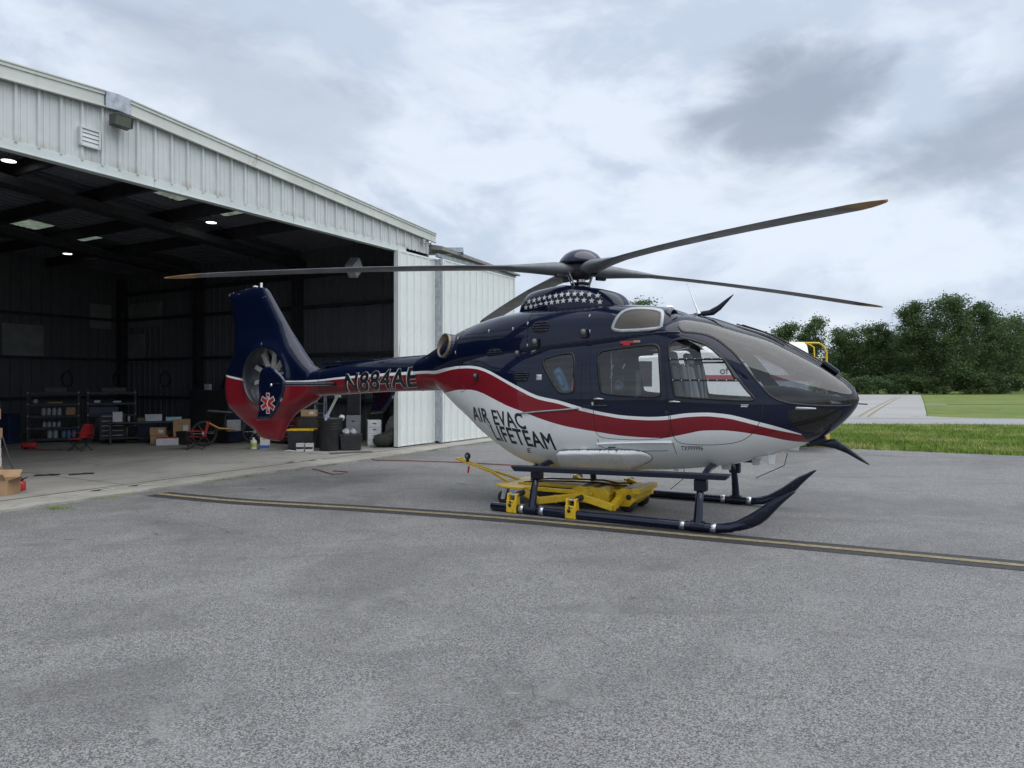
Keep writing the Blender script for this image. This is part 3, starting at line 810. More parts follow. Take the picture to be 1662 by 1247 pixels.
def cdt(pts, loops):
    """triangulate points with the closed loops (index lists) as constraint edges"""
    ed = []
    for L in loops: ed += [(L[i], L[(i+1) % len(L)]) for i in range(len(L))]
    r = delaunay_2d_cdt([Vector((float(p[0]), float(p[1]))) for p in pts], ed, [], 0, 1e-6)
    return np.array([(v.x, v.y) for v in r[0]]), [tuple(f) for f in r[2]]
def fill(loops, step):
    loops = [resample(L, step) for L in loops]
    allp = np.concatenate(loops); lo, hi = allp.min(0), allp.max(0)
    gx, gy = np.meshgrid(np.arange(lo[0], hi[0], step) + step*.37, np.arange(lo[1], hi[1], step) + step*.41)
    G = np.stack([gx.ravel(), gy.ravel()], 1)
    if len(G):
        G = G[inside(G, loops)]
        if len(G): G = G[mindist(G, allp) > step*.45]
    idx, k = [], 0
    for L in loops: idx.append(list(range(k, k+len(L)))); k += len(L)
    V, F = cdt(np.concatenate([allp, G]) if len(G) else allp, idx)
    C = np.array([V[list(f)].mean(0) for f in F]); ok = inside(C, loops)
    return V, [f for f, q in zip(F, ok) if q]
def skin(surf, xz, off=0.):
    """points and normals on a hull's starboard side"""
    x, z = xz[:, 0], xz[:, 1]; e = .004
    y = surf.y(x, z); yx = (surf.y(x+e, z) - surf.y(x-e, z))/(2*e); yz = (surf.y(x, z+e) - surf.y(x, z-e))/(2*e)
    n = np.stack([yx, -np.ones_like(x), yz], 1); n = np.clip(n, -6, 6); n /= np.linalg.norm(n, axis=1)[:, None]
    return np.stack([x, y, z], 1) + n*off, n
def patch(name, loops, surf, off, mat, parent, step=.03, port=False, thick=0.):
    V, F = fill(loops, step)
    P, N = skin(surf, V, off)
    F = [f if area2(V[list(f)]) > 0 else f[::-1] for f in F]      # counter clockwise in (x,z) faces -y
    if port: P[:, 1] *= -1; N[:, 1] *= -1; F = [f[::-1] for f in F]
    verts, faces = list(P), list(F)
    if thick:
        k = len(P); verts += list(P - N*thick)
        cnt = {}
        for f in F:
            for a, b in zip(f, f[1:]+f[:1]): cnt[(a, b)] = 1
        for (a, b) in list(cnt):
            if (b, a) not in cnt: faces.append((b, a, a+k, b+k))
    o = mesh_obj(name, verts, faces, mat, parent)
    o.data.polygons.foreach_set('use_smooth', [i < len(F) for i in range(len(faces))]); o.data.update()
    return o
def stroke(pl, w, closed=False):
    """outline(s) of a band of width w along a polyline"""
    p = np.asarray(pl, float)
    if closed: return [offset(p, w/2), offset(p, -w/2)]
    d = np.zeros_like(p); d[1:-1] = p[2:] - p[:-2]; d[0] = p[1]-p[0]; d[-1] = p[-1]-p[-2]
    d /= np.linalg.norm(d, axis=1)[:, None]; n = np.stack([-d[:, 1], d[:, 0]], 1)
    return [np.concatenate([p + n*w/2, (p - n*w/2)[::-1]])]
def plate(name, outline, T, Rr, mat, parent, yc=0., step=.05, holes=()):
    """rounded plate in the (x,z) plane, half thickness T(x,z) swelling over Rr from its edge"""
    Tf = T if callable(T) else (lambda x, z: np.full_like(x, T))
    L0 = resample(outline, step); loops = [L0] + [resample(h, step) for h in holes]
    dense = resample(outline, step/6)
    allp = np.concatenate(loops); lo, hi = allp.min(0), allp.max(0)
    gx, gy = np.meshgrid(np.arange(lo[0], hi[0], step) + step*.37, np.arange(lo[1], hi[1], step) + step*.41)
    G = np.stack([gx.ravel(), gy.ravel()], 1)
    ins = [offset(L0, -Rr*q) for q in (.03, .12, .30, .6, 1.0)]
    G = G[inside(G, loops)]; G = G[mindist(G, allp) > step*.5] if len(G) else G
    for I, q in zip(ins, (.03, .12, .30, .6, 1.0)):
        I = I[inside(I, loops)]
        if len(I): I = I[mindist(I, dense) > Rr*q*.8]
        if len(I) and len(G): G = G[mindist(G, I) > step*.35]
        if len(holes) and len(I): I = I[mindist(I, np.concatenate(loops[1:])) > step*.4]
        if len(I): G = np.concatenate([G, I]) if len(G) else I
    idx, k = [], 0
    for L in loops: idx.append(list(range(k, k+len(L)))); k += len(L)
    V, F = cdt(np.concatenate([allp, G]) if len(G) else allp, idx)
    C = np.array([V[list(f)].mean(0) for f in F]); F = [f for f, q in zip(F, inside(C, loops)) if q]
    F = [f if area2(V[list(f)]) > 0 else f[::-1] for f in F]
    d = mindist(V, dense); d[:len(L0)] = 0
    h = Tf(V[:, 0], V[:, 1])*np.sqrt(np.clip(1 - (1 - np.clip(d/Rr, 0, 1))**2, 0, 1)); h[:len(L0)] = 0
    n = len(V); verts = [(x, yc - q, z) for (x, z), q in zip(V, h)]; back_ = []
    mp = {}
    for i in range(n):
        if i < len(L0): mp[i] = i
        else: mp[i] = n + len(back_); back_.append((V[i, 0], yc + h[i], V[i, 1]))
    faces = list(F) + [tuple(mp[i] for i in f[::-1]) for f in F]
    return mesh_obj(name, verts + back_, faces, mat, parent, True)

# ================================================================== HULL SHAPES (metres; x forward, y to port, z up, origin under the rotor)
def _pchip(pts):
    xs = np.array([p[0] for p in pts], float); ys = np.array([p[1] for p in pts], float)
    h = np.diff(xs); d = np.diff(ys) / h
    m = np.zeros(len(xs)); m[0] = d[0]; m[-1] = d[-1]
    for i in range(1, len(xs) - 1):
        if d[i-1] * d[i] > 0:
            w1 = 2*h[i] + h[i-1]; w2 = h[i] + 2*h[i-1]
            m[i] = (w1 + w2) / (w1/d[i-1] + w2/d[i])
    def f(x):
        x = np.clip(np.asarray(x, float), xs[0], xs[-1])
        i = np.clip(np.searchsorted(xs, x, side='right') - 1, 0, len(xs) - 2)
        t = (x - xs[i]) / h[i]
        return ((2*t**3 - 3*t**2 + 1)*ys[i] + (t**3 - 2*t**2 + t)*h[i]*m[i]
                + (-2*t**3 + 3*t**2)*ys[i+1] + (t**3 - t**2)*h[i]*m[i+1])
    return f

class Body:
    """lofted hull, symmetric about y=0: top / bottom / half width profiles with superelliptic sections"""
    def __init__(s, top, bot, wid, zmid, nt, nb):
        s.zt, s.zb, s.w, s.zm, s.nt, s.nb = map(_pchip, (top, bot, wid, zmid, nt, nb))
        s.x0, s.x1 = top[0][0], top[-1][0]
    def point(s, x, th):                       # th 0 = top centre, pi = bottom centre (starboard half)
        zt, zb, w, zm, nt, nb = s.zt(x), s.zb(x), s.w(x), s.zm(x), s.nt(x), s.nb(x)
        c, sn = np.cos(th), np.abs(np.sin(th))
        n = np.where(c >= 0, nt, nb)
        H = np.where(c >= 0, zt - zm, zm - zb)
        z = zm + np.sign(c) * H * np.abs(c)**(2/n)
        return -w * sn**(2/n), z
    def theta(s, x, z):
        zt, zb, zm, nt, nb = s.zt(x), s.zb(x), s.zm(x), s.nt(x), s.nb(x)
        up = np.clip((z - zm) / np.maximum(zt - zm, 1e-4), 0, 1)**(nt/2)
        dn = np.clip((zm - z) / np.maximum(zm - zb, 1e-4), 0, 1)**(nb/2)
        return np.arccos(np.where(z >= zm, up, -dn))
    def y(s, x, z):
        return s.point(x, s.theta(x, z))[0]

POD = Body(
    top=[(-2.45,2.02),(-2.0,2.08),(-1.5,2.16),(-1,2.24),(0,2.34),(1.0,2.44),(1.45,2.48),(1.68,2.44),(2.07,2.31),(2.47,2.16),(2.63,2.07),(2.81,1.96),(3.01,1.83),(3.18,1.70),(3.28,1.61),(3.34,1.535),(3.37,1.45)],
    bot=[(-2.45,1.53),(-2.2,1.53),(-2.06,1.42),(-1.87,1.26),(-1.62,1.08),(-1.38,.89),(-1.15,.75),(-.87,.60),(-.64,.52),(-.4,.485),(0,.475),(.94,.525),(1.41,.565),(1.85,.625),(2.06,.665),(2.27,.735),(2.49,.80),(2.74,.895),(2.92,.97),(3.09,1.075),(3.23,1.21),(3.31,1.31),(3.35,1.38),(3.37,1.45)],
    wid=[(-2.45,.29),(-2.2,.35),(-1.8,.50),(-1.4,.64),(-1,.735),(-.5,.78),(0,.79),(1.3,.79),(1.7,.775),(2.1,.72),(2.5,.60),(2.8,.46),(3.0,.355),(3.18,.245),(3.28,.17),(3.34,.10),(3.36,.055),(3.37,0.)],
    zmid=[(-2.45,1.77),(-1.5,1.62),(0,1.36),(1.5,1.32),(2.5,1.36),(3.1,1.42),(3.37,1.45)],
    nt=[(-2.45,2.2),(-1,2.7),(1.2,2.9),(2.2,2.5),(3.0,2.1),(3.37,2.)],
    nb=[(-2.45,2.1),(-1.5,2.2),(-.5,2.5),(1.5,2.4),(2.4,2.1),(3.37,2.)])
COWL = Body(
    top=[(-2.75,1.99),(-2.5,2.06),(-2.2,2.20),(-1.9,2.36),(-1.66,2.44),(-1.36,2.53),(-.9,2.61),(-.5,2.64),(.4,2.645),(.9,2.62),(1.25,2.57),(1.45,2.50),(1.6,2.42)],
    bot=[(-2.75,1.60),(-2.2,1.62),(-1.6,1.75),(0,1.85),(1.6,2.1)],
    wid=[(-2.75,.22),(-2.5,.29),(-2.2,.40),(-1.9,.49),(-1.5,.57),(-1.,.635),(-.4,.67),(.6,.67),(1.0,.64),(1.3,.55),(1.5,.38),(1.6,.12)],
    zmid=[(-2.75,1.79),(-2.2,1.86),(-1.6,2.0),(0,2.12),(1.6,2.25)],
    nt=[(-2.75,2.1),(-1.5,2.6),(0,2.9),(1.2,2.7),(1.6,2.2)],
    nb=[(-2.75,2.1),(1.6,2.3)])
BOOM = Body(
    top=[(-5.6,1.80),(-4.9,1.85),(-4.0,1.955),(-3.2,2.02),(-2.2,2.07)],
    bot=[(-5.6,1.36),(-4.8,1.412),(-4.3,1.437),(-3.2,1.494),(-2.2,1.52)],
    wid=[(-5.6,.17),(-4.8,.19),(-3.2,.235),(-2.2,.27)],
    zmid=[(-5.6,1.58),(-2.2,1.77)],
    nt=[(-5.6,2.3),(-2.2,2.2)], nb=[(-5.6,2.1),(-2.2,2.1)])
MAST = Body(
    top=[(-.86,2.66),(-.78,2.80),(-.70,2.875),(-.44,2.925),(-.2,2.95),(.1,2.915),(.44,2.845),(.56,2.80),(.66,2.70),(.70,2.62)],
    bot=[(-.86,2.5),(.70,2.5)],
    wid=[(-.86,.18),(-.78,.27),(-.6,.34),(-.2,.375),(.3,.34),(.56,.27),(.66,.18),(.70,.1)],
    zmid=[(-.86,2.55),(.70,2.55)],
    nt=[(-.86,2.6),(-.4,3.4),(.3,3.4),(.70,2.4)], nb=[(-.86,2),(.7,2)])

# ------------------------------------------------------------------ helicopter paint
B1 = [(-7.15,1.83),(-6.8,1.76),(-6.35,1.70),(-6.0,1.685),(-5.3,1.668),(-4.67,1.684),(-4.1,1.729),(-2.72,1.801),(-2.33,1.81),(-2.14,1.805),(-1.907,1.843),(-1.614,1.869),(-1.427,1.87),(-1.22,1.852),(-.998,1.789),(-.796,1.70),(-.515,1.575),(-.252,1.468),(.04,1.415),(.322,1.341),(.653,1.275),(.934,1.242),(1.206,1.235),(1.404,1.248),(1.63,1.286),(1.877,1.299),(2.112,1.278),(2.351,1.215),(2.553,1.158),(2.762,1.082),(3.0,.98)]
B2 = [(-7.15,1.80),(-6.8,1.725),(-6.35,1.665),(-6.0,1.65),(-5.3,1.642),(-4.67,1.657),(-4.1,1.697),(-2.72,1.756),(-2.33,1.77),(-2.14,1.76),(-1.9,1.80),(-1.6,1.832),(-1.418,1.833),(-1.213,1.815),(-.994,1.749),(-.794,1.66),(-.514,1.53),(-.252,1.425),(.04,1.372),(.322,1.296),(.652,1.236),(.933,1.202),(1.205,1.195),(1.403,1.205),(1.63,1.241),(1.876,1.257),(2.11,1.233),(2.35,1.17),(2.55,1.116),(2.8,1.055),(3.0,.99)]
B3 = [(-7.15,1.3),(-2.6,1.3),(-2.3,1.44),(-2.1,1.47),(-1.85,1.504),(-1.557,1.539),(-1.341,1.54),(-1.142,1.502),(-.937,1.425),(-.7,1.331),(-.471,1.262),(-.256,1.19),(.155,1.089),(.546,1.037),(.921,.997),(1.192,.989),(1.39,.994),(1.45,1.007),(1.623,1.048),(1.822,1.093),(2.03,1.101),(2.254,1.079),(2.47,1.039),(2.68,.985),(2.816,.963),(3.0,.95)]
NAVY, LRED, LWHT = (.0030, .0066, .026), (.215, .013, .022), (.81, .82, .81)
def mat_livery():
    t = NT('livery_paint')
    s = t.new('ShaderNodeSeparateXYZ'); t.link(t.coord(), s.inputs[0]); X, Z = s.outputs[0], s.outputs[2]
    u = t.math('DIVIDE', t.math('ADD', X, 7.2), 10.7)
    def curve(pts):
        c = t.new('ShaderNodeFloatCurve'); t.link(u, c.inputs['Value']); c.inputs['Factor'].default_value = 1
        cv = c.mapping.curves[0]; f = _pchip(pts)
        xs = sorted(set([round(p[0], 3) for p in pts] + [round(v, 3) for v in np.arange(-7.1, 3.0, .12)]))
        pp = [((x+7.2)/10.7, float(f(x))/3.0) for x in xs]
        cv.points[0].location = pp[0]; cv.points[1].location = pp[-1]
        for p in pp[1:-1]: cv.points.new(*p)
        for p in cv.points: p.handle_type = 'VECTOR'
        c.mapping.update()
        return t.math('MULTIPLY', c.outputs[0], 3.0)
    b1, b2, b3 = curve(B1), curve(B2), curve(B3)
    up1 = t.math('GREATER_THAN', Z, b1); up2 = t.math('GREATER_THAN', Z, b2)
    low = t.math('MULTIPLY', t.math('LESS_THAN', Z, b3), t.math('GREATER_THAN', X, -2.5))
    c = t.mix(low, LRED, LWHT); c = t.mix(up2, c, LWHT); c = t.mix(up1, c, NAVY)
    nose = t.math('GREATER_THAN', t.math('ADD', X, t.math('MULTIPLY', t.math('SUBTRACT', Z, 1.0), .55)), 2.84)
    c = t.mix(nose, c, NAVY)
    dirt = t.ramp(t.noise(3.5, 8, .7, .6), .52, .75, 0, .30)
    c = t.mix(dirt, c, (.72, .70, .66), 'MULTIPLY')
    t.link(c, t.b.inputs['Base Color']); t.set(Roughness=.32)
    t.b.inputs['Coat Weight'].default_value = 1.; t.b.inputs['Coat Roughness'].default_value = 0.; t.b.inputs['Coat IOR'].default_value = 1.38
    t.b.inputs['Specular IOR Level'].default_value = .08
    bp = t.new('ShaderNodeBump'); bp.inputs['Strength'].default_value = .05; bp.inputs['Distance'].default_value = .02
    t.link(t.noise(2.4, 1, .5), bp.inputs['Height']); t.link(bp.outputs[0], t.b.inputs['Coat Normal'])
    return t.m
M_LIV = mat_livery()
M_NAVY = pm('navy_paint', NAVY, .3, coat=1., var=.1, vscale=4, dirt=.05, spec=.08)
M_NAVYS = pm('navy_satin', (.006, .009, .022), .38, coat=.3, var=.15, spec=.25)
M_HWHITE = pm('heli_white', LWHT, .3, coat=.9, var=.02, dirt=.05)
M_INT = pm('cabin_lining', (.042, .045, .05), .8, var=.2)
M_SEAM = pm('seam_shadow', (.006, .006, .007), .7)
M_SEAL = pm('window_seal', (.009, .009, .011), .5)
M_LGREY = pm('light_grey_trim', (.40, .43, .44), .4, coat=.2)
M_BLADE = pm('blade_grey', (.17, .178, .195), .5, var=.25, vscale=3, dirt=.3)
M_TIP = pm('blade_tip_ochre', (.34, .20, .085), .6, var=.2, dirt=.3)
M_HUB = pm('hub_dark', (.03, .03, .035), .5, var=.3)
M_LET = pm('letter_black', (.010, .011, .014), .35, coat=.5)
M_SIL = pm('letter_silver', (.62, .62, .60), .4)
M_STEELB = pm('satin_steel', (.50, .51, .53), .3, metal=.9, var=.1)
M_TAN = pm('heated_steel', (.24, .19, .14), .5, metal=.5, var=.25, vscale=9)
M_SEATG = pm('seat_grey', (.33, .34, .35), .7, var=.12, bump=.2)
M_SEATD = pm('seat_dark', (.045, .04, .04), .8, var=.2, bump=.3)
def mat_glass(name, tint, gloss=1.):
    t = NT(name); t.n.remove(t.b)
    tr = t.new('ShaderNodeBsdfTransparent'); tr.inputs[0].default_value = (*tint, 1)
    gl = t.new('ShaderNodeBsdfGlossy'); gl.inputs['Roughness'].default_value = 0.; gl.inputs[0].default_value = (gloss, gloss, gloss, 1)
    fr = t.new('ShaderNodeFresnel'); fr.inputs[0].default_value = 1.6
    bp = t.new('ShaderNodeBump'); bp.inputs['Strength'].default_value = .02; bp.inputs['Distance'].default_value = .02
    t.link(t.noise(1.6, 0, .5), bp.inputs['Height']); t.link(bp.outputs[0], gl.inputs['Normal'])
    sm = t.math('ADD', t.math('MULTIPLY', fr.outputs[0], 1.15), t.ramp(t.noise(2.2, 7, .7, .8), .5, .8, .0, .03), clamp=True)
    mx = t.new('ShaderNodeMixShader'); t.link(sm, mx.inputs[0]); t.link(tr.outputs[0], mx.inputs[1]); t.link(gl.outputs[0], mx.inputs[2]); t.link(mx.outputs[0], t.o.inputs[0])
    return t.m
M_GLASS = mat_glass('clear_pane', (.86, .88, .88))
M_WIND = mat_glass('windscreen', (.46, .49, .53))
M_CHIN = mat_glass('smoked_pane', (.16, .165, .18))

heli = empty('helicopter', (.93, 9.4, 0), R(-29.3))
tag(heli, 'dark navy, red and white medical helicopter resting on its skids', 'helicopter')

# ------------------------------------------------------------------ outlines on the starboard side, (x, z)
O = {
 'cockpit_window': [(1.409,2.042),(1.426,2.105),(1.496,2.142),(1.605,2.149),(1.699,2.122),(1.856,2.062),(2.015,1.919),(2.134,1.771),(2.274,1.562),(2.357,1.473),(2.365,1.446),(2.325,1.432),(2.117,1.44),(1.53,1.467),(1.502,1.494),(1.47,1.719)],
 'cockpit_door': [(1.345,2.195),(1.50,2.195),(1.63,2.165),(1.82,2.101),(2.01,1.966),(2.175,1.771),(2.355,1.535),(2.46,1.38),(2.42,1.20),(2.30,1.02),(2.10,.94),(1.70,.92),(1.485,.95),(1.465,1.2),(1.435,1.45),(1.38,1.9)],
 'cabin_window': [(.541,1.944),(.549,2.004),(.603,2.033),(.914,2.065),(1.216,2.091),(1.289,2.065),(1.314,2.016),(1.363,1.512),(1.335,1.474),(1.267,1.464),(.847,1.479),(.639,1.497),(.596,1.536)],
 'cabin_door': [(.457,1.725),(.438,1.946),(.449,2.047),(.512,2.107),(.688,2.143),(.996,2.178),(1.325,2.196),(1.365,1.9),(1.42,1.45),(1.448,1.2),(1.46,1.06),(1.38,.985),(1.026,.952),(.62,.960),(.545,1.0),(.525,1.08),(.518,1.254)],
 'rear_window': [(-.222,1.895),(-.189,1.942),(-.024,1.991),(.166,2.013),(.211,1.981),(.241,1.898),(.268,1.555),(.23,1.509),(.119,1.498),(.041,1.513),(-.029,1.594)],
 'chin_window': [(2.675,1.335),(2.70,1.225),(2.766,1.135),(2.845,1.075),(2.93,1.072),(3.06,1.13),(3.18,1.235),(3.235,1.33),(3.10,1.345),(2.85,1.36)],
}
O = {k: chaikin(v, 2) for k, v in O.items()}
WS = [(1.491,2.296),(1.548,2.224),(1.675,2.216),(1.802,2.194),(1.93,2.138),(2.072,2.027),(2.174,1.927),(2.301,1.752),(2.47,1.536),(2.55,1.464),(2.66,1.413),(2.845,1.389),(3.058,1.378),(3.199,1.376),(3.30,1.385)]

def build_pod():
    S = .75
    dom = lambda q: np.stack([q[:, 0], POD.theta(q[:, 0], q[:, 1])*S], 1)
    D = {k: dom(resample(v, .022)) for k, v in O.items()}
    XE = 3.3685
    ws = chaikin(WS, 2, closed=False); ws = dom(resample(ws, .022, False))
    seam_in = offset(ws[::1], 0)*1
    top0 = 1.455
    wpoly = np.concatenate([[[top0, .028*S]], [[top0, .06*S], [1.46, .12*S], [1.47, .2*S]], ws, [[XE, ws[-1][1]]], [[XE, .028*S]]])
    wpoly = resample(wpoly, .03)
    D['windshield'] = wpoly
    xs = np.concatenate([np.linspace(POD.x0, 2.55, 96), 2.55 + (XE-2.55)*np.sin(np.linspace(0, math.pi/2, 34))[1:]])
    th = np.linspace(0, math.pi, 61)*S
    B = [(x, 0.) for x in xs] + [(XE, t_) for t_ in th[1:]] + [(x, math.pi*S) for x in xs[::-1][1:]] + [(POD.x0, t_) for t_ in th[::-1][1:-1]]
    loops = [np.array(B)] + list(D.values())
    allp = np.concatenate(loops)
    gx, gy = np.meshgrid(xs[1:-1], th[1:-1]); G = np.stack([gx.ravel(), gy.ravel()], 1)
    G = G[mindist(G, np.concatenate(list(D.values()))) > .012]
    idx, k = [], 0
    for L in loops: idx.append(list(range(k, k+len(L)))); k += len(L)
    V, F = cdt(np.concatenate([allp, G]), idx)
    x, t_ = V[:, 0], V[:, 1]/S
    y, z = POD.point(x, t_); P = np.stack([x, y, z], 1)
    tcl = np.clip(t_, .012, math.pi-.012); e = .003
    xa, xb = np.clip(x-e, POD.x0, 3.3695), np.clip(x+e, POD.x0, 3.3695)
    pa = np.stack([xa, *POD.point(xa, tcl)], 1); pb = np.stack([xb, *POD.point(xb, tcl)], 1)
    qa = np.stack([x, *POD.point(x, tcl-e)], 1); qb = np.stack([x, *POD.point(x, tcl+e)], 1)
    N = np.cross(pb-pa, qb-qa); N /= np.maximum(np.linalg.norm(N, axis=1), 1e-12)[:, None]
    c = np.array([1., 0, 1.45]); flip = np.sign(((P - np.stack([x*.9, np.zeros_like(x), POD.zm(x)], 1))*N).sum(1)); flip[flip == 0] = 1
    N *= flip[:, None]
    ctr = (t_ < .02) | (t_ > math.pi-.02); N[ctr, 1] = 0; N /= np.linalg.norm(N, axis=1)[:, None]
    C = np.array([V[list(f)].mean(0) for f in F])
    lab = np.zeros(len(F), int)
    names = ['fuselage', 'cockpit_door', 'cabin_door', 'cockpit_window', 'cabin_window', 'rear_window', 'windshield', 'chin_window']
    for i, nme in enumerate(names[1:], 1): lab[inside(C, [D[nme]])] = i
    F = np.array(F)
    # orientation
    fn = np.cross(P[F[:, 1]]-P[F[:, 0]], P[F[:, 2]]-P[F[:, 0]]); bad = (fn*N[F].mean(1)).sum(1) < 0
    F[bad] = F[bad][:, ::-1]
    return P, N, F, lab, names
P_, N_, F_, LAB, NAMES = build_pod()
def shell(name, sel, mats, parent, thick, off=0., sides=(1,), both=True):
    """a piece of the hull skin with thickness; sides 1 starboard, -1 port"""
    verts, faces, fm, nrm = [], [], [], []
    for s in sides:
        used = np.unique(F_[sel]); mp = {v: i for i, v in enumerate(used)}; k0 = len(verts)
        p = P_[used] + N_[used]*off; n = N_[used].copy()
        p = p.copy()
        if s < 0: p[:, 1] *= -1; n[:, 1] *= -1
        FF = [tuple(mp[v] for v in f) for f in F_[sel]]
        if s < 0: FF = [f[::-1] for f in FF]
        m = len(p); verts += list(p)
        for f in FF: faces.append(tuple(v+k0 for v in f)); fm.append(0); nrm += [n[v] for v in f]
        if thick:
            verts += list(p - n*thick)
            for f in FF: faces.append(tuple(v+k0+m for v in f[::-1])); fm.append(1); nrm += [-n[v] for v in f[::-1]]
            ed = set()
            for f in FF: ed.update(zip(f, f[1:]+f[:1]))
            for a, b in ed:
                if (b, a) not in ed:
                    if abs(p[a][1]) < 1e-4 and abs(p[b][1]) < 1e-4: continue
                    q = (b, a, a+m, b+m)
                    vv = [np.array(verts[i+k0]) for i in q]; fnv = np.cross(vv[1]-vv[0], vv[2]-vv[0]); fnv /= max(np.linalg.norm(fnv), 1e-9)
                    faces.append(tuple(i+k0 for i in q)); fm.append(0); nrm += [fnv]*4
    o = mesh_obj(name, verts, faces, mats, parent, True, fm)
    o.data.normals_split_custom_set([tuple(v) for v in nrm])
    return o
shell('fuselage', LAB == 0, [M_LIV, M_INT], heli, .014, 0, (1, -1))
SIDES = ((1, False), (-1, True))
DOORS = {}
for s, port in SIDES:
    for nm, i in (('cockpit_door', 1), ('cabin_door', 2)):
        DOORS[nm, s] = shell(nm, LAB == i, [M_LIV, M_INT], heli, .014, 0.0005, (s,))
    for nm, i, mt, par in (('window', 3, M_GLASS, DOORS['cockpit_door', s]), ('window', 4, M_GLASS, DOORS['cabin_door', s]), ('rear_window', 5, M_GLASS, heli), ('windshield', 6, M_WIND, heli), ('chin_window', 7, M_CHIN, heli)):
        shell(nm, LAB == i, [mt], par, 0, -.004, (s,))
    # rubber seals and panel gaps
    for nm, par, w in (('cockpit_window', DOORS['cockpit_door', s], .020), ('cabin_window', DOORS['cabin_door', s], .022), ('rear_window', heli, .020)):
        patch('window_seal', [offset(O[nm], .012), offset(O[nm], -w+.006)], POD, .004, M_SEAL, par, .03, port, .006)
    for nm in ('cockpit_door', 'cabin_door'):
        patch('panel_gap', stroke(O[nm], .006, True), POD, .0016, M_SEAM, DOORS[nm, s], .035, port)
    wsl = resample(chaikin(WS, 2, False), .03, False)
    patch('windshield_frame', stroke(wsl, .022), POD, .003, M_SEAL, heli, .03, port, .005)
    # horizontal bars of the sliding storm window
    for zz_, xa, xb in ((1.905, 1.435, 2.02), (1.665, 1.478, 2.195)):
        b = patch('window_bar', [np.array([(xa, zz_-.011), (xb, zz_-.017), (xb, zz_+.007), (xa, zz_+.012)])], POD, .006, M_SEAL, DOORS['cockpit_door', s], .03, port, .012)
    patch('window_bar', [np.array([(2.02, 1.90), (2.045, 1.905), (2.20, 1.67), (2.16, 1.66)])], POD, .005, M_SEAL, DOORS['cockpit_door', s], .03, port, .010)
    for zz_, pts in ((1.905, np.linspace(1.45, 2.0, 7)), (1.662, np.linspace(1.49, 2.17, 8))):
        m = MB()
        for xq in pts:
            p, n = skin(POD, np.array([[xq, zz_ - .004*(xq-1.4)]]), .010); p = p[0]; n = n[0]
            if port: p[1] *= -1; n[1] *= -1
            m.lathe([(.001, .004), (.006, .003), (.007, 0)], p, n, 8)
        m.build('rivets', M_STEELB, DOORS['cockpit_door', s], fix=False)
# centre post of the windshield
cpx = np.linspace(1.46, 3.33, 40); m = MB(); vs_ = []
for x in cpx:
    z = float(POD.zt(x)); w = .035
    vs_ += [(x, -w, z - .004), (x, -w*.8, z + .010), (x, w*.8, z + .010), (x, w, z - .004)]
m.add(vs_, [(4*i+j, 4*i+j+1, 4*i+j+5, 4*i+j+4) for i in range(39) for j in range(3)], 0, True)
m.build('centre_post', M_NAVY, heli)

# ------------------------------------------------------------------ other hull bodies
def loft(name, body, mat, parent, nx=60, nt_=40, zclip=None, x0=None, x1=None, caps=True):
    xa, xb = body.x0 if x0 is None else x0, body.x1 if x1 is None else x1
    xs = xa + (xb-xa)*(.5 - .5*np.cos(np.linspace(0, math.pi, nx)))
    V, F = [], []
    for x in xs:
        tm = math.pi if zclip is None else float(body.theta(np.array(x), np.array(max(zclip(x), float(body.zb(x))+1e-4))))
        th = np.linspace(-tm, tm, 2*nt_+1)
        y, z = body.point(np.full_like(th, x), np.abs(th)); y = np.where(th < 0, -y, y)
        V += list(np.stack([np.full_like(th, x), y, z], 1))
    n = 2*nt_+1
    for i in range(nx-1):
        for j in range(n-1): F.append((i*n+j, (i+1)*n+j, (i+1)*n+j+1, i*n+j+1))
    if caps: F += [tuple(range(n)), tuple(range((nx-1)*n, nx*n))[::-1]]
    o = mesh_obj(name, V, F, mat, parent, True)
    bm = bmesh.new(); bm.from_mesh(o.data); bmesh.ops.remove_doubles(bm, verts=bm.verts, dist=1e-5); bmesh.ops.recalc_face_normals(bm, faces=bm.faces); bm.to_mesh(o.data); bm.free()
    return o
cowl = loft('engine_cowling', COWL, M_LIV, heli, 90, 40, zclip=lambda x: 2.03 if x > -.3 else 2.03 - .43*min(1, (-.3-x)/1.4), caps=False)
loft('tail_boom', BOOM, M_LIV, heli, 40, 24)
mast_f = loft('mast_fairing', MAST, M_LIV, heli, 60, 36, zclip=lambda x: 2.51, caps=False)
# lid of the mast fairing: flat dark collar
MB().lathe([(.001, 2.92), (.10, 2.93), (.17, 2.915), (.20, 2.86)], (-.02, 0, 0), (0, 0, 1), 32).build('mast_collar', M_HUB, heli)
# tail: fin, shroud and ventral fin in one moulding
TAIL = chaikin([(-4.75,1.83),(-5.05,2.02),(-5.45,2.52),(-5.95,3.20),(-6.04,3.31),(-6.16,3.345),(-6.43,3.355),(-6.99,3.275),(-7.01,3.23),(-6.84,2.50),(-6.80,2.22),(-6.90,2.06),(-7.02,1.86),(-7.065,1.62),(-7.06,1.40),(-6.98,1.18),(-6.80,1.02),(-6.52,.86),(-6.30,.765),(-6.30,.68),(-6.02,.625),(-5.74,.605),(-5.68,.64),(-5.52,.94),(-5.36,1.10),(-5.05,1.24),(-4.75,1.40)], 2)
FC = (-5.88, 1.74); FR = .50
ring = lambda r, n=64: np.array([(FC[0] + r*math.cos(a), FC[1] + r*math.sin(a)) for a in np.linspace(0, 2*math.pi, n+1)[:-1]])
def tailT(x, z):
    t_ = np.interp(z, [.6, 1.0, 1.25, 2.25, 2.6, 3.35], [.055, .075, .185, .185, .115, .085])
    d = np.hypot(x - FC[0], z - FC[1])
    return t_ + .055*np.exp(-((d - FR)/.10)**2)
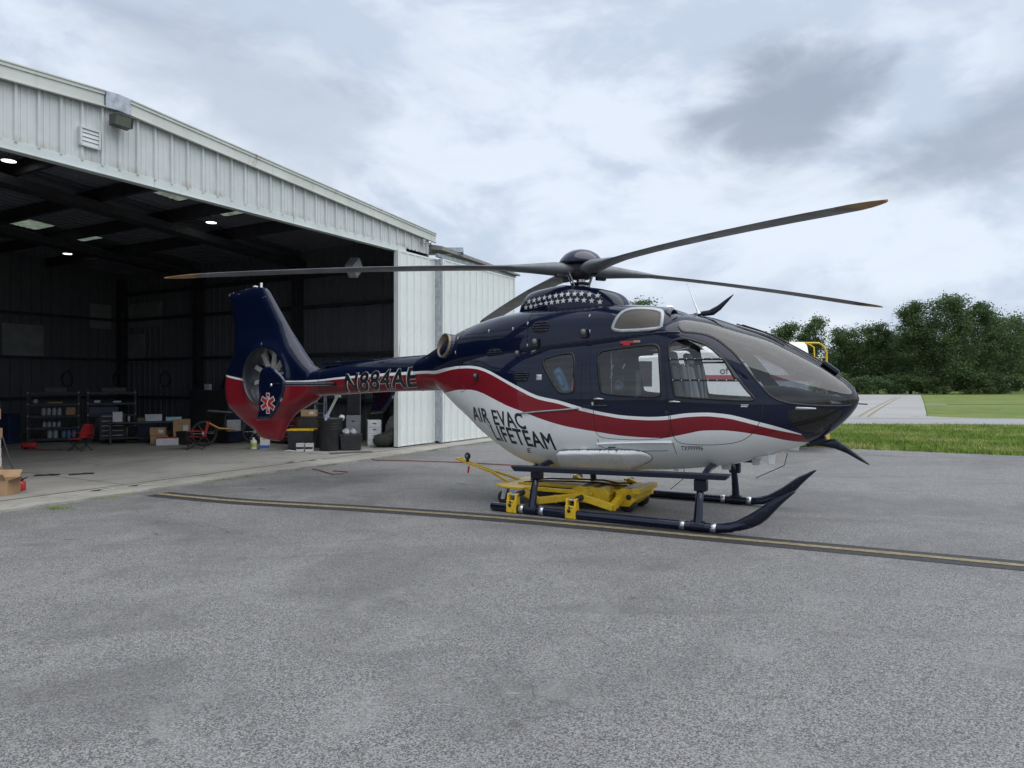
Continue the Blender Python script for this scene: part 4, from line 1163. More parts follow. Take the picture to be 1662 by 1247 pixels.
plate('tail_fin', TAIL, tailT, .20, M_LIV, heli, 0, .042, [ring(FR)])
fen = empty('tail_rotor', (0, 0, 0), 0, heli)
MB().lathe([(FR + .012, -.246), (FR, -.235), (FR - .006, -.10), (FR - .006, .10), (FR, .235), (FR + .012, .246)], (FC[0], 0, FC[1]), (0, 1, 0), 64).build('duct', pm('duct_grey', (.016, .018, .026), .45, coat=.3), fen)
MB().lathe([(.001, -.11), (.10, -.10), (.145, -.06), (.15, .10), (.001, .12)], (FC[0], 0, FC[1]), (0, 1, 0), 28).build('hub', M_HUB, fen)
mb = MB(); BL = None
for k, a in enumerate((5, 38, 80, 108, 147, 185, 220, 257, 292, 328)):
    M = Matrix.Rotation(R(a), 4, 'Y'); vv = []
    for i, rr in enumerate(np.linspace(.13, .485, 6)):
        tw = R(38 - 26*i/5); c = .045 - .006*i/5
        for (u, v) in ((-c, 0), (-c*.3, .006), (c, .002), (-c*.3, -.006)):
            vv.append(M @ Vector((u*math.cos(tw) - v*math.sin(tw), u*math.sin(tw) + v*math.cos(tw) - .02, rr)))
    mm = MB(); mm.add([v + Vector((FC[0], 0, FC[1])) for v in vv], [(4*i+j, 4*i+(j+1) % 4, 4*i+4+(j+1) % 4, 4*i+4+j) for i in range(5) for j in range(4)] + [(0, 1, 2, 3), (20, 21, 22, 23)])
    mm.build('blade', pm('fan_blade', (.36, .35, .33), .45), fen)
for k in range(11):
    a = R(k*360/11 + 12)
    MB().beam((FC[0] + .12*math.cos(a), .14, FC[1] + .12*math.sin(a)), (FC[0] + .5*math.cos(a+.25), .14, FC[1] + .5*math.sin(a+.25)), .05, .012, up=(0, 1, 0)).build('stator', M_NAVYS, fen)
MB().lathe([(.001, 0), (.045, .0), (.045, .02), (.001, .03)], (-6.35, 0, 3.35), (0, 0, 1), 16).build('beacon_base', M_HWHITE, heli)
MB().cyl((-6.20, 0, 3.33), (-6.20, 0, 3.42), .022, 12).build('tail_beacon', M_HWHITE, heli)
MB().tube([(-6.93, 0, 3.285), (-7.05, 0, 3.27), (-7.05, 0, 3.235)], .008, 6).build('static_wick', M_STEELB, heli)
m = MB()
for k in range(12):
    u = k/11; x = -6.62 + .62*u; z = 3.02 + .13*u; m.lathe([(.001, .004), (.005, .003), (.006, 0)], (x, -.0875 - .03*(1-abs(2*u-1))*0, z), (0, -1, 0), 6)
m.build('rivets', M_STEELB, heli, fix=False)
# stabiliser with end plates
m = MB(); sv_ = []
yss = np.linspace(-1.29, 1.29, 9)
for yy in yss:
    for a in np.linspace(0, 2*math.pi, 17)[:-1]:
        sv_.append((-4.43 + .225*math.cos(a), yy, 1.615 + .030*math.sin(a)*(1 - .55*math.cos(a+math.pi))))
m.add(sv_, [(16*i+j, 16*i+(j+1) % 16, 16*(i+1)+(j+1) % 16, 16*(i+1)+j) for i in range(8) for j in range(16)], 0, True)
m.build('stabiliser', M_NAVY, heli)
EP = [(-4.70,1.864),(-4.49,1.889),(-4.44,1.87),(-4.20,1.70),(-4.175,1.60),(-4.254,1.355),(-4.47,1.10),(-4.52,1.085),(-4.79,1.055),(-4.795,1.08),(-4.735,1.321),(-4.765,1.649)]
for s in (-1, 1):
    plate('end_plate', chaikin(EP, 1), .020, .03, M_NAVY, heli, s*1.30, .05)
MB().lathe([(.001, .016), (.022, .012), (.026, 0)], (-4.465, -1.321, 1.60), (0, -1, 0), 12).box((-4.36, -1.325, 1.625), (.10, .02, .022)).build('position_light', M_CHR, heli)
def star(cx, cz, r, k=5, q=.42, rot=0.):
    return np.array([(cx + (r if i % 2 == 0 else r*q)*math.sin(math.pi*i/k + rot), cz + (r if i % 2 == 0 else r*q)*math.cos(math.pi*i/k + rot)) for i in range(2*k)])
class Flat:                                          # flat side surface at y = c
    def __init__(s, c): s.c = c
    def y(s, x, z): return np.full_like(np.asarray(x, float), s.c)
emb = empty('emblem', (0, 0, 0), 0, heli)
for k, a in enumerate((0, 60, 120)):
    for nm, w, l, mt, oo in (('emblem_border', .078, .157, M_SIL, .0015 + .0004*k), ('emblem_bar', .056, .146, M_RED, .004 + .0004*k)):
        ca, sa = math.cos(R(a)), math.sin(R(a))
        q = [(-w/2, -l), (w/2, -l), (w/2, l), (-w/2, l)]
        patch(nm, [np.array([(-4.533 + u*ca - v*sa, 1.327 + u*sa + v*ca) for u, v in q])], Flat(-1.320), oo, mt, emb, .06)
wig = np.array([(-4.533 + .014*math.sin(u*9), 1.327 + .105*(1-2*u)) for u in np.linspace(0, 1, 22)])
patch('emblem_snake', stroke(wig, .014), Flat(-1.320), .0062, M_HWHITE, emb, .03)
# ------------------------------------------------------------------ stars
ST = [(-.621,2.735),(-.536,2.745),(-.453,2.757),(-.372,2.767),(-.291,2.775),(-.203,2.784),(-.119,2.791),(-.032,2.796),(.059,2.795),(.153,2.79),(.259,2.775),(.367,2.756),(-.669,2.657),(-.583,2.661),(-.503,2.669),(-.423,2.682),(-.34,2.693),(-.257,2.699),(-.17,2.704),(-.09,2.709),(.007,2.714),(.099,2.713),(.195,2.701),(.298,2.69),(.404,2.671)]
for port in (False, True):
    for x, z in ST: patch('star_decal', [star(x, z, .041)], MAST, .003, M_SIL, mast_f, .03, port)
# ------------------------------------------------------------------ lettering laid on the hull
def letters(name, s, quad, surf, mat, parent, off, bold=0., grow=0., port=False, step=.03, shear=0., space=1.):
    cu = bpy.data.curves.new(name, 'FONT'); cu.body = s; cu.size = 1; cu.resolution_u = 4; cu.offset = bold; cu.space_character = space; cu.shear = shear
    o = bpy.data.objects.new(name, cu); COL.objects.link(o); dg = bpy.context.evaluated_depsgraph_get()
    me = bpy.data.meshes.new_from_object(o.evaluated_get(dg)); bpy.data.objects.remove(o)
    bm = bmesh.new(); bm.from_mesh(me); bmesh.ops.remove_doubles(bm, verts=bm.verts, dist=1e-5); bm.verts.index_update(); bm.edges.index_update()
    nxt = {}
    for e in bm.edges:
        if len(e.link_faces) == 1:
            a, b = e.verts[0].index, e.verts[1].index
            nxt.setdefault(a, []).append(b); nxt.setdefault(b, []).append(a)
    co = np.array([(v.co.x, v.co.y) for v in bm.verts]); bm.free()
    lo = np.array([co[:, 0].min(), 0.]); hi = np.array([co[:, 0].max(), .69 if bold < .03 else .70])
    loops = []
    while nxt:
        a = next(iter(nxt)); L = []
        while a is not None and nxt.get(a):
            b = nxt[a].pop(); nxt[b].remove(a); L.append(a)
            if not nxt[a]: del nxt[a]
            a = b
        if a is not None and a in nxt and not nxt[a]: del nxt[a]
        if len(L) > 2: loops.append(co[L])
    tl, tr, br, bl = [np.array(q) for q in quad]
    out_ = []
    for L in loops:
        uv = (L - lo)/(hi - lo); u, v = uv[:, :1], uv[:, 1:]
        q = (bl*(1-u) + br*u)*(1-v) + (tl*(1-u) + tr*u)*v
        if grow: 
            q = offset(resample(q, .02), grow*(1 if True else -1)) if area2(L) > 0 else offset(resample(q, .02), -grow)
        out_.append(q)
    return patch(name, out_, surf, off, mat, parent, step, port)
AIR = [(-1.375,1.309),(-.495,1.233),(-.422,1.036),(-1.37,1.123)]
LIFE = [(-1.05,1.075),(-.093,.988),(-.039,.782),(-1.005,.868)]
REG = [(-4.047,1.764),(-2.544,1.87),(-2.566,1.588),(-4.068,1.495)]
letters('lettering', 'AIR EVAC', AIR, POD, M_LET, heli, .0022, .022, space=1.06)
letters('lettering', 'LIFETEAM', LIFE, POD, M_LET, heli, .0022, .022, space=1.06)
letters('registration_border', 'N884AE', REG, BOOM, M_SIL, heli, .0018, .046, shear=.12, space=1.12)
letters('registration', 'N884AE', REG, BOOM, M_LET, heli, .0032, .026, shear=.12, space=1.12)
letters('lettering', 'TX999996', [(1.56,.905),(1.803,.913),(1.794,.861),(1.551,.852)], POD, M_LET, heli, .002, .004, space=1.1)
letters('lettering', 'E', [(-.476,.785),(-.418,.789),(-.442,.720),(-.492,.716)], POD, M_LET, heli, .002, 0)

# ------------------------------------------------------------------ helicopter fittings
GUT = resample(chaikin([(-.417,1.994),(-.279,2.055),(-.021,2.134),(.253,2.172),(.677,2.188),(.991,2.206),(1.353,2.230),(1.52,2.222)], 1, False), .03, False)
for port in (False, True):
    patch('roof_gutter', stroke(GUT, .022), POD, .010, M_NAVY, heli, .03, port, .012)
    patch('panel_gap', stroke(GUT - np.array([0, .016]), .008), POD, .002, M_SEAM, heli, .03, port)
    for x in (.42, .70, 1.02):                     # small hinge covers on the gutter
        z = float(np.interp(x, GUT[:, 0], GUT[:, 1])) + .012
        patch('hinge_cover', [np.array([(x-.03, z-.012), (x+.035, z-.004), (x+.035, z+.010), (x-.03, z+.002)])], POD, .016, M_LGREY, heli, .03, port, .014)
    patch('hinge_cover', [np.array([(-.40, 2.02), (-.30, 2.066), (-.30, 2.08), (-.40, 2.034)])], POD, .014, M_LGREY, heli, .03, port, .012)
    # cowling panel gaps
    for pl in ([(.362, 2.56), (.40, 2.38), (.419, 2.12)], [(-.49, 2.56), (-.475, 2.35), (-.449, 2.05)], [(-1.535, 2.30), (-1.0, 2.325), (-.49, 2.36)], [(-1.60, 2.42), (-1.66, 2.2), (-1.66, 1.98)], [(-.49, 2.52), (0, 2.545), (.362, 2.55)]):
        patch('panel_gap', stroke(resample(np.array(pl), .04, False), .008), COWL, .002, M_SEAM, cowl, .03, port)
    for pl in ([(-1.60, 1.92), (-1.58, 1.75), (-1.54, 1.5)], [(-1.54, 1.50), (-1.25, 1.62), (-.98, 1.70)], [(.34, 1.93), (.345, 1.6), (.36, 1.35)], [(-.45, 1.96), (-.40, 1.80), (-.36, 1.66)], [(.545, .95), (.56, .86), (.75, .80), (1.4, .84)], [(1.47, .94), (1.49, .80)], [(-1.30, 1.30), (-1.12, 1.18), (-1.06, 1.02)]):
        patch('panel_gap', stroke(resample(np.array(pl), .04, False), .006), POD, .0016, M_SEAM, heli, .03, port)
    # oval cooling louvres
    for (cx, cz, rx, rz, sf, par) in ((-.279, 2.354, .125, .085, COWL, cowl), (-.974, 2.022, .13, .075, COWL, cowl), (-.50, 1.717, .11, .075, POD, heli)):
        el = np.array([(cx + rx*math.copysign(abs(math.cos(a))**.75, math.cos(a)), cz + rz*math.copysign(abs(math.sin(a))**.75, math.sin(a))) for a in np.linspace(0, 2*math.pi, 33)[:-1]])
        lo = patch('louvre', [el], sf, .003, M_SEAM, par, .03, port)
        for k in range(4):
            zc = cz + rz*(-.6 + .4*k); hw_ = rx*math.sqrt(max(.05, 1 - ((zc-cz)/rz)**2))*.96
            patch('louvre_slat', [np.array([(cx-hw_, zc-.006), (cx+hw_, zc-.002), (cx+hw_, zc+.010), (cx-hw_, zc+.006)])], sf, .014, M_NAVY, lo, .03, port, .010)
    # engine air inlet screen with its pale frame
    inl = chaikin([(.675,2.245),(.72,2.40),(.78,2.51),(.88,2.555),(1.10,2.552),(1.26,2.515),(1.30,2.44),(1.30,2.30),(1.28,2.265),(1.05,2.245)], 2)
    patch('inlet_frame', [inl, offset(inl, -.036)], COWL, .014, M_LGREY, cowl, .03, port, .016)
    if 'inlet_mesh' not in MAT:
        t = NT('inlet_mesh'); wv = t.new('ShaderNodeTexWave', wave_type='BANDS', bands_direction='Z'); t.link(t.coord(), wv.inputs[0]); wv.inputs['Scale'].default_value = 28; wv.inputs['Distortion'].default_value = .6
        c = t.mix(wv.outputs[1], (.06, .055, .05), (.20, .18, .16)); t.link(c, t.b.inputs['Base Color']); t.set(Roughness=.6, Metallic=.3); t.bump(wv.outputs[1], .6, .01); MAT['inlet_mesh'] = t.m
    patch('inlet_screen', [offset(inl, -.030)], COWL, .006, MAT['inlet_mesh'], cowl, .03, port)
    for (x, z) in ((-1.62, 2.38), (-1.675, 2.26), (-1.67, 2.06), (-.485, 2.41), (-.46, 2.12), (.412, 2.27), (.38, 2.47), (-1.1, 2.335), (-.7, 2.345)):
        patch('fastener', [np.array([(x-.008, z-.020), (x+.008, z-.020), (x+.008, z+.020), (x-.008, z+.020)])], COWL, .006, M_LGREY, cowl, .03, port, .006)
    # badge, latch, placards, handles
    patch('white_badge', [np.array([(-.28,1.739),(-.203,1.739),(-.199,1.666),(-.275,1.666)])], POD, .004, M_LGREY, heli, .03, port, .004)
    patch('access_panel', [offset(np.array([(.276,1.923),(.392,1.921),(.41,1.79),(.29,1.796)]), .0), offset(np.array([(.276,1.923),(.392,1.921),(.41,1.79),(.29,1.796)]), -.006)], POD, .002, M_SEAM, heli, .03, port)
    patch('lock', [np.array([(.32,1.895),(.355,1.895),(.357,1.862),(.322,1.862)])], POD, .003, M_SEAM, heli, .03, port)
    for k, zq in enumerate((1.384, 1.366)):
        patch('placard', [np.array([(2.226, zq), (2.302-.01*k, zq), (2.303-.01*k, zq+.008), (2.227, zq+.008)])], POD, .003, M_SIL, DOORS['cockpit_door', -1 if port else 1], .03, port)
    s = -1 if not port else 1
    def at_skin(x, z, o_=0.):
        p, n = skin(POD, np.array([[x, z]]), o_); p = p[0]
        if port: p[1] *= -1
        return Vector(p)
    for xa, xb, z, par in ((.512, .644, 1.437, DOORS['cabin_door', -1 if port else 1]), (1.44, 1.572, 1.415, DOORS['cockpit_door', -1 if port else 1])):
        MB().tube([at_skin(xa, z, .004), at_skin(xa+.02, z, .022), at_skin((xa+xb)/2, z+.003, .026), at_skin(xb-.02, z, .016), at_skin(xb, z, .004)], [.007, .014, .012, .009, .005], 8).build('handle', M_STEELB, par)
    MB().tube([at_skin(.36, 1.338, .008), at_skin(.42, 1.345, .03), at_skin(.66, 1.356, .03), at_skin(.695, 1.356, .01)], [.010, .013, .013, .012], 8).build('grab_handle', M_NAVYS, heli)
    MB().tube([at_skin(-.517, 1.241, .008), at_skin(-.2, 1.272, .010), at_skin(.1, 1.299, .010), at_skin(.322, 1.319, .008)], .011, 8).build('door_track', M_STEELB, heli)
    MB().tube([at_skin(.53, .889, .012), at_skin(.9, .92, .014), at_skin(1.2, .938, .014), at_skin(1.46, .947, .012)], .013, 8).build('door_track', M_HWHITE, heli)
    MB().tube([at_skin(.50, 1.40, .006), at_skin(.505, 1.36, .010)], .014, 6).build('latch', M_LGREY, heli)
    # white fairing pod low on the side
    sp = chaikin([(-.07,.52),(-.06,.60),(-.05,.70),(-.03,.765),(.03,.785),(.50,.815),(.93,.838),(1.12,.815),(1.20,.755),(1.14,.69),(.95,.61),(.72,.515)], 1)
    V, F = fill([sp], .02)
    P, N = skin(POD, V, .004); d = mindist(V, resample(sp, .008)); u_ = np.clip(d/.022, 0, 1); hgt = .085*np.sqrt(1 - (1-u_)**2)*np.clip((1.26 - V[:, 0])/.40, .15, 1)
    P = P + np.stack([N[:, 0]*0, -np.ones(len(V)), -.25*np.ones(len(V))], 1)*hgt[:, None]
    F = [f if area2(V[list(f)]) > 0 else f[::-1] for f in F]
    if port: P[:, 1] *= -1; F = [f[::-1] for f in F]
    mesh_obj('side_fairing', P, F, M_HWHITE, heli, True)
    patch('fairing_seal', stroke(resample(offset(sp, .004), .03), .006, True), POD, .004, M_SEAM, heli, .03, port)
    patch('green_mark', [np.array([(.66,.838),(.76,.845),(.76,.862),(.66,.855)])], POD, .003, pm('green_decal', (.02, .16, .09), .5), heli, .03, port)
    # little steps and lamps
    for (x, z, sf, rr) in ((-.334, 2.147, COWL, 1), (.345, 2.245, COWL, 1), (-.60, 2.02, COWL, .8), (-1.223, 1.717, POD, .7)):
        p, n = skin(sf, np.array([[x, z]]), .02); p = p[0]
        if port: p[1] *= -1
        lamp = MB().box(p, (.085*rr, .07, .115*rr)).build('scene_light', M_BLK, heli, bev=.012)
        MB().lathe([(.001, .012), (.026*rr, .008), (.034*rr, 0)], (p[0], p[1] + s*.036, p[2] + .018*rr), (0, s, 0), 14).build('lens', pm('lamp_lens', (.16, .165, .17), .15), lamp)
    # exhaust stub
    c = Vector((-1.84, s*.345, 2.135)); ax = Vector((-.46, s*.86, .20)).normalized()
    ex = MB().lathe([(.195, -.35), (.19, .0), (.178, .16), (.166, .165), (.158, .12), (.150, -.1), (.001, -.22)], c, ax, 32).build('exhaust', [M_NAVY], heli)
    MB().lathe([(.1795, .10), (.1795, .168), (.156, .170), (.152, .0), (.145, -.09), (.001, -.10)], c, ax, 32).build('exhaust_liner', M_TAN, ex)
    # forward intake scoop
    ci = Vector((1.37, s*.36, 2.425)); ai = Vector((.93, s*.30, .06)).normalized()
    sc_ = MB().lathe([(.115, -.22), (.112, -.05), (.098, .02), (.084, .025), (.075, -.02), (.065, -.12), (.001, -.13)], ci, ai, 24).build('intake', M_NAVY, heli)
    MB().lathe([(.074, -.03), (.064, -.115), (.001, -.118)], ci, ai, 20).build('intake_throat', pm('dark_void', (.02, .02, .02), .9), sc_)
for x in (-2.62, -4.62):
    m = MB(); th = np.linspace(0, 2*math.pi, 41)[:-1]
    yy, zz2 = BOOM.point(np.full(40, x), np.where(th > math.pi, 2*math.pi - th, th)); yy = np.where(th > math.pi, -yy, yy)
    m.tube([(x, a*1.001, BOOM.zm(x) + (b - BOOM.zm(x))*1.001) for a, b in zip(yy, zz2)], .003, 5, closed=True); m.build('panel_gap', M_SEAM, heli)
# red lock tag over the cabin door window
tg = MB(); p, n = skin(POD, np.array([[.90, 2.112]]), .012); p = p[0]
tg.box(p, (.16, .02, .03)).box(p + np.array([-.005, 0, -.025]), (.09, .022, .03)).build('lock_tag', pm('signal_red', (.55, .02, .03), .5), heli, bev=.006)
p, n = skin(POD, np.array([[1.02, 2.125]]), .006)
MB().box(p[0], (.085, .008, .026)).build('orange_label', pm('faded_orange', (.55, .33, .20), .6), heli)
# grab loop on the deck
MB().tube([(-.42, -.50, 2.575), (-.42, -.515, 2.635), (-.40, -.515, 2.645), (-.26, -.515, 2.645), (-.24, -.515, 2.635), (-.24, -.50, 2.575)], .009, 8).build('grab_loop', M_NAVYS, heli)
# mast fairing darker rear opening
MB().box((.60, 0, 2.665), (.10, .30, .06)).build('fairing_step', M_NAVY, heli, bev=.02)
MB().lathe([(.07, 0), (.065, .02), (.03, .032), (.001, .036)], (1.22, -.05, 2.575), (0, 0, 1), 20).build('gps_dome', M_HWHITE, heli)
# boom top spine cover
MB().box((-3.55, 0, 1.985), (2.3, .13, .06), Matrix.Rotation(R(-2.6), 3, 'Y')).build('drive_shaft_cover', M_NAVY, heli, bev=.02)
MB().tube([(-4.65, 0, 1.86), (-4.6, 0, 1.93), (-4.35, 0, 1.955), (-4.2, 0, 1.93)], [.02, .04, .045, .02], 10).build('gearbox_fairing', M_NAVY, heli)

# ------------------------------------------------------------------ main rotor
rot = empty('main_rotor', (0, 0, 0), 0, heli)
def blade_mesh():
    V, F, fm = [], [], []
    rs_ = [.14, .26, .40, .55, .72, .90, 1.1, 1.35, 1.7, 2.2, 2.8, 3.4, 4.0, 4.45, 4.72, 4.72, 4.85, 4.95, 5.03, 5.08, 5.10]
    for r in rs_:
        chord = float(np.interp(r, [.14, .4, .72, 1.1, 1.7, 4.6, 4.85, 5.0, 5.06, 5.10], [.24, .27, .24, .27, .30, .29, .24, .16, .10, .03]))
        th_ = float(np.interp(r, [.14, .4, .72, 1.1, 1.7, 5.1], [.14, .18, .12, .062, .038, .018]))
        pitch = R(float(np.interp(r, [.14, .9, 1.6, 5.1], [0, 4, 4, 1])))
        zc = 3.155 - .335*(r/5.1)**1.55; yo = float(np.interp(r, [4.7, 5.1], [0, -.05])) + .02
        for a in np.linspace(0, 2*math.pi, 17)[:-1]:
            u = math.cos(a)*chord/2; v = math.sin(a)*th_/2*(1 - .45*(1 - math.cos(a))/2 if r > 1 else 1)
            V.append((r, yo + u*math.cos(pitch) - v*math.sin(pitch), zc + u*math.sin(pitch) + v*math.cos(pitch)))
    n = 16
    for i in range(len(rs_)-1):
        for j in range(n): F.append((i*n+j, i*n+(j+1) % n, (i+1)*n+(j+1) % n, (i+1)*n+j)); fm.append(1 if rs_[i] >= 4.70 else 0)
    F += [tuple(range(n)), tuple(range((len(rs_)-1)*n, len(rs_)*n))]; fm += [0, 1]
    return V, F, fm
V, F, fm = blade_mesh(); b0 = mesh_obj('blade', V, F, [M_BLADE, M_TIP], rot, True, fm)
bm = bmesh.new(); bm.from_mesh(b0.data); bmesh.ops.recalc_face_normals(bm, faces=bm.faces); bm.to_mesh(b0.data); bm.free()
PH = R(-43.2)
b0.rotation_euler = (0, 0, PH)
for k in range(1, 4): inst('blade', b0.data, rot, (0, 0, 0), PH + k*math.pi/2)
MB().lathe([(.001, 3.43), (.08, 3.425), (.16, 3.400), (.23, 3.355), (.28, 3.295), (.305, 3.245), (.30, 3.225), (.27, 3.222), (.001, 3.23)], (0, 0, 0), (0, 0, 1), 40).build('hub_cap', M_NAVY, rot)
MB().lathe([(.001, 3.235), (.19, 3.235), (.21, 3.20), (.17, 3.09), (.12, 3.03), (.001, 3.02)], (0, 0, 0), (0, 0, 1), 28).build('hub', M_HUB, rot)
MB().lathe([(.06, 2.85), (.06, 3.06)], (0, 0, 0), (0, 0, 1), 20).build('mast', M_STEELB, rot)
MB().lathe([(.062, 2.95), (.12, 2.955), (.125, 2.98), (.062, 2.99)], (0, 0, 0), (0, 0, 1), 24).build('swash_plate', M_HUB, rot)
for k in range(4):
    a = PH + k*math.pi/2 + .55; a2 = a - .12
    MB().tube([(.125*math.cos(a), .125*math.sin(a), 2.90), (.235*math.cos(a2), .235*math.sin(a2), 3.11)], .011, 8).box((.235*math.cos(a2), .235*math.sin(a2), 3.12), (.05, .05, .05), a2).build('pitch_link', M_STEELB, rot)
    a3 = PH + k*math.pi/2 + .2
    MB().box((.33*math.cos(a3), .33*math.sin(a3), 3.065), (.15, .06, .06), a3).build('damper', M_HUB, rot, bev=.012)

# ------------------------------------------------------------------ landing gear
for s in (-1, 1):
    sk = MB().tube([(-.80, s*1.0, .056), (-.78, s*1.0, .056), (1.5, s*1.0, .056), (2.02, s*1.0, .058), (2.18, s*1.0, .075), (2.35, s*1.0, .14)], [.045, .053, .053, .053, .050, .03], 16).build('skid', M_NAVY, heli)
    toe = chaikin([(1.96,.018),(2.172,.031),(2.325,.066),(2.476,.135),(2.565,.215),(2.696,.375),(2.825,.503),(2.835,.522),(2.80,.520),(2.711,.470),(2.594,.411),(2.446,.289),(2.325,.208),(2.203,.138),(1.98,.098)], 1)
    plate('skid_toe', toe, .030, .035, M_NAVYS, sk, s*1.0, .04)
    for x in (-.36, -.08, 1.66, 2.0):
        MB().lathe([(.0535, -.032), (.0575, -.032), (.0575, .032), (.0535, .032)], (x, s*1.0, .056), (1, 0, 0), 18).build('clamp_band', M_STEELB, sk)
    for x in (-.22, 1.83):
        MB().tube([(x-.075, s*1.0, .060), (x+.075, s*1.0, .060)], .063, 16).build('saddle', M_NAVYS, sk)
    st = MB().add([(-.52, s*.86, .585), (2.16, s*.86, .640), (2.16, s*1.03, .640), (-.52, s*1.03, .585), (-.46, s*.86, .525), (2.13, s*.86, .585), (2.13, s*1.03, .585), (-.46, s*1.03, .525)],
                  [(0, 1, 2, 3), (7, 6, 5, 4), (0, 4, 5, 1), (1, 5, 6, 2), (2, 6, 7, 3), (3, 7, 4, 0)]).build('step', M_NAVYS, heli, bev=.008)
    for x in (-.20, 1.84):
        MB().box((x, s*.90, .50), (.14, .10, .13)).build('step_bracket', M_NAVYS, st, bev=.01)
for x, zt_ in ((-.22, .56), (1.83, .66)):
    pth = [(x, -1.0, .07), (x, -.985, .15), (x, -.94, .32), (x, -.87, .47), (x, -.74, .57), (x, -.5, .60 if x < 0 else .64), (x, 0, .61 if x < 0 else .66)]
    pth = pth + [(a, -b, c) for a, b, c in pth[::-1][1:]]
    MB().tube(pth, [.058, .050, .044, .042, .042, .04, .04, .04, .042, .042, .044, .050, .058], 14).build('cross_tube', M_NAVY, heli)

# ------------------------------------------------------------------ wire cutters, antennas, probes
plate('wire_cutter', chaikin([(1.474,2.481),(1.60,2.515),(1.748,2.532),(1.996,2.707),(2.013,2.697),(1.801,2.466),(1.675,2.455),(1.52,2.46)], 1), .012, .012, M_NAVYS, heli, 0, .04)
plate('wire_cutter', chaikin([(2.80,.95),(2.952,.965),(3.107,1.003),(3.167,.98),(3.48,.731),(3.451,.721),(3.175,.88),(2.952,.915),(2.84,.90)], 1), .014, .012, M_NAVYS, heli, 0, .04)
MB().box((2.93, 0, .96), (.22, .12, .06), Matrix.Rotation(R(-20), 3, 'Y')).build('cutter_mount', M_NAVYS, heli, bev=.01)
for s in (-1, 1):
    w = [(x, s*.045, float(POD.zt(x)) + .022) for x in np.linspace(2.05, 3.2, 14)]
    MB().tube(w, .009, 6).build('wiper_arm', M_BLK, heli)
    w2 = [(x, s*(.06 + .10*(x-2.1)), float(POD.zt(x)) + .03 - .02*(x-2.1)) for x in np.linspace(2.12, 2.62, 8)]
    MB().tube(w2, .012, 6).build('wiper_blade', M_RUB, heli)
MB().box((3.08, 0, float(POD.zt(3.08)) + .03), (.20, .14, .05), Matrix.Rotation(R(38), 3, 'Y')).build('wiper_motor_cover', M_NAVYS, heli, bev=.015)
MB().tube([(1.60, -.05, 2.48), (1.585, -.05, 2.52), (1.451, -.05, 2.875)], [.03, .012, .003], 8).build('whip_antenna', M_HWHITE, heli)
MB().tube([(-3.103, 0, 2.01), (-3.10, 0, 2.06), (-3.073, 0, 2.32)], [.012, .005, .003], 6).build('whip_antenna', M_STEELB, heli)
MB().beam((-4.36, -.02, 1.43), (-4.639, -.02, 1.012), .045, .012, up=(0, 1, 0)).box((-4.36, -.02, 1.42), (.10, .05, .05)).build('tail_skid_antenna', M_HWHITE, heli)
for (x, y, z, l, h_, mt) in ((1.36, -.2, .60, .10, .10, M_HWHITE), (1.95, -.15, .635, .16, .08, M_LGREY), (2.29, -.15, .70, .13, .07, M_LGREY), (2.47, -.18, .755, .11, .12, M_HWHITE), (2.69, -.05, .87, .18, .05, M_HWHITE)):
    MB().box((x, y, z - h_*.3 + .03), (l*.6, .025, h_*.7 + .03), None, 0, (1.25, 1.4)).build('belly_antenna', mt, heli, bev=.006)
MB().tube([(2.63, -.1, .82), (2.60, -.12, .68), (2.29, -.14, .52)], .005, 6).build('wire_aerial', M_BLK, heli)
MB().tube([(1.46, -.2, .58), (1.45, -.2, .46), (1.29, -.2, .32)], .0045, 6).build('wire_aerial', M_BLK, heli)
p, n = skin(POD, np.array([[2.80, 1.355]]), .03)
MB().tube([p[0] + np.array([-.05, .03, 0]), p[0], p[0] + np.array([.16, .0, .0])], [.022, .016, .009], 8).build('pitot_tube', M_STEELB, heli)
MB().tube([(3.36, 0, 1.40), (3.45, 0, 1.395)], .008, 6).build('nose_probe', M_NAVYS, heli)
MB().lathe([(.001, -.02), (.10, -.018), (.13, .02)], (-.46, -.25, .50), (0, 0, 1), 20).build('belly_light', M_BLK, heli)

# ------------------------------------------------------------------ what shows through the windows
inn = empty('cabin_interior', (0, 0, 0), 0, heli)
fx = np.linspace(-.62, 2.75, 18); fv = []
for x in fx:
    w = max(.12, -float(POD.y(np.array(x), np.array(.95))) - .03); fv += [(x, -w, .95), (x, w, .95)]
mesh_obj('cabin_floor', fv, [(2*i, 2*i+2, 2*i+3, 2*i+1) for i in range(17)], M_INT, inn)
def bulkhead(x, z0, z1, name, mt):
    zs = np.linspace(z0, z1, 16); w = -POD.y(np.full(16, x), zs) - .022
    q = [(x, -a, b) for a, b in zip(w, zs)] + [(x, a, b) for a, b in zip(w[::-1], zs[::-1])]
    return mesh_obj(name, q, [tuple(range(32))], mt, inn)
bulkhead(-.60, .62, 2.10, 'rear_bulkhead', M_INT)
hv = []
for x in np.linspace(-.6, 1.5, 12):
    w = -float(POD.y(np.array(x), np.array(2.075))) - .02; hv += [(x, -w, 2.075), (x, 0, 2.13), (x, w, 2.075)]
mesh_obj('headliner', hv, [(3*i+j, 3*i+3+j, 3*i+4+j, 3*i+1+j) for i in range(11) for j in range(2)], M_INT, inn)
MB().box((1.53, 0, 2.20), (.10, .75, .18)).build('overhead_panel', M_BLK, inn, bev=.02)
MB().prism([(2.30, 1.52), (2.45, 1.60), (2.72, 1.57), (3.02, 1.47), (3.10, 1.36), (3.0, 1.05), (2.70, .96), (2.45, 1.0), (2.42, 1.42)], -.26, .26).build('instrument_panel', M_BLK, inn, bev=.04)
gv = []
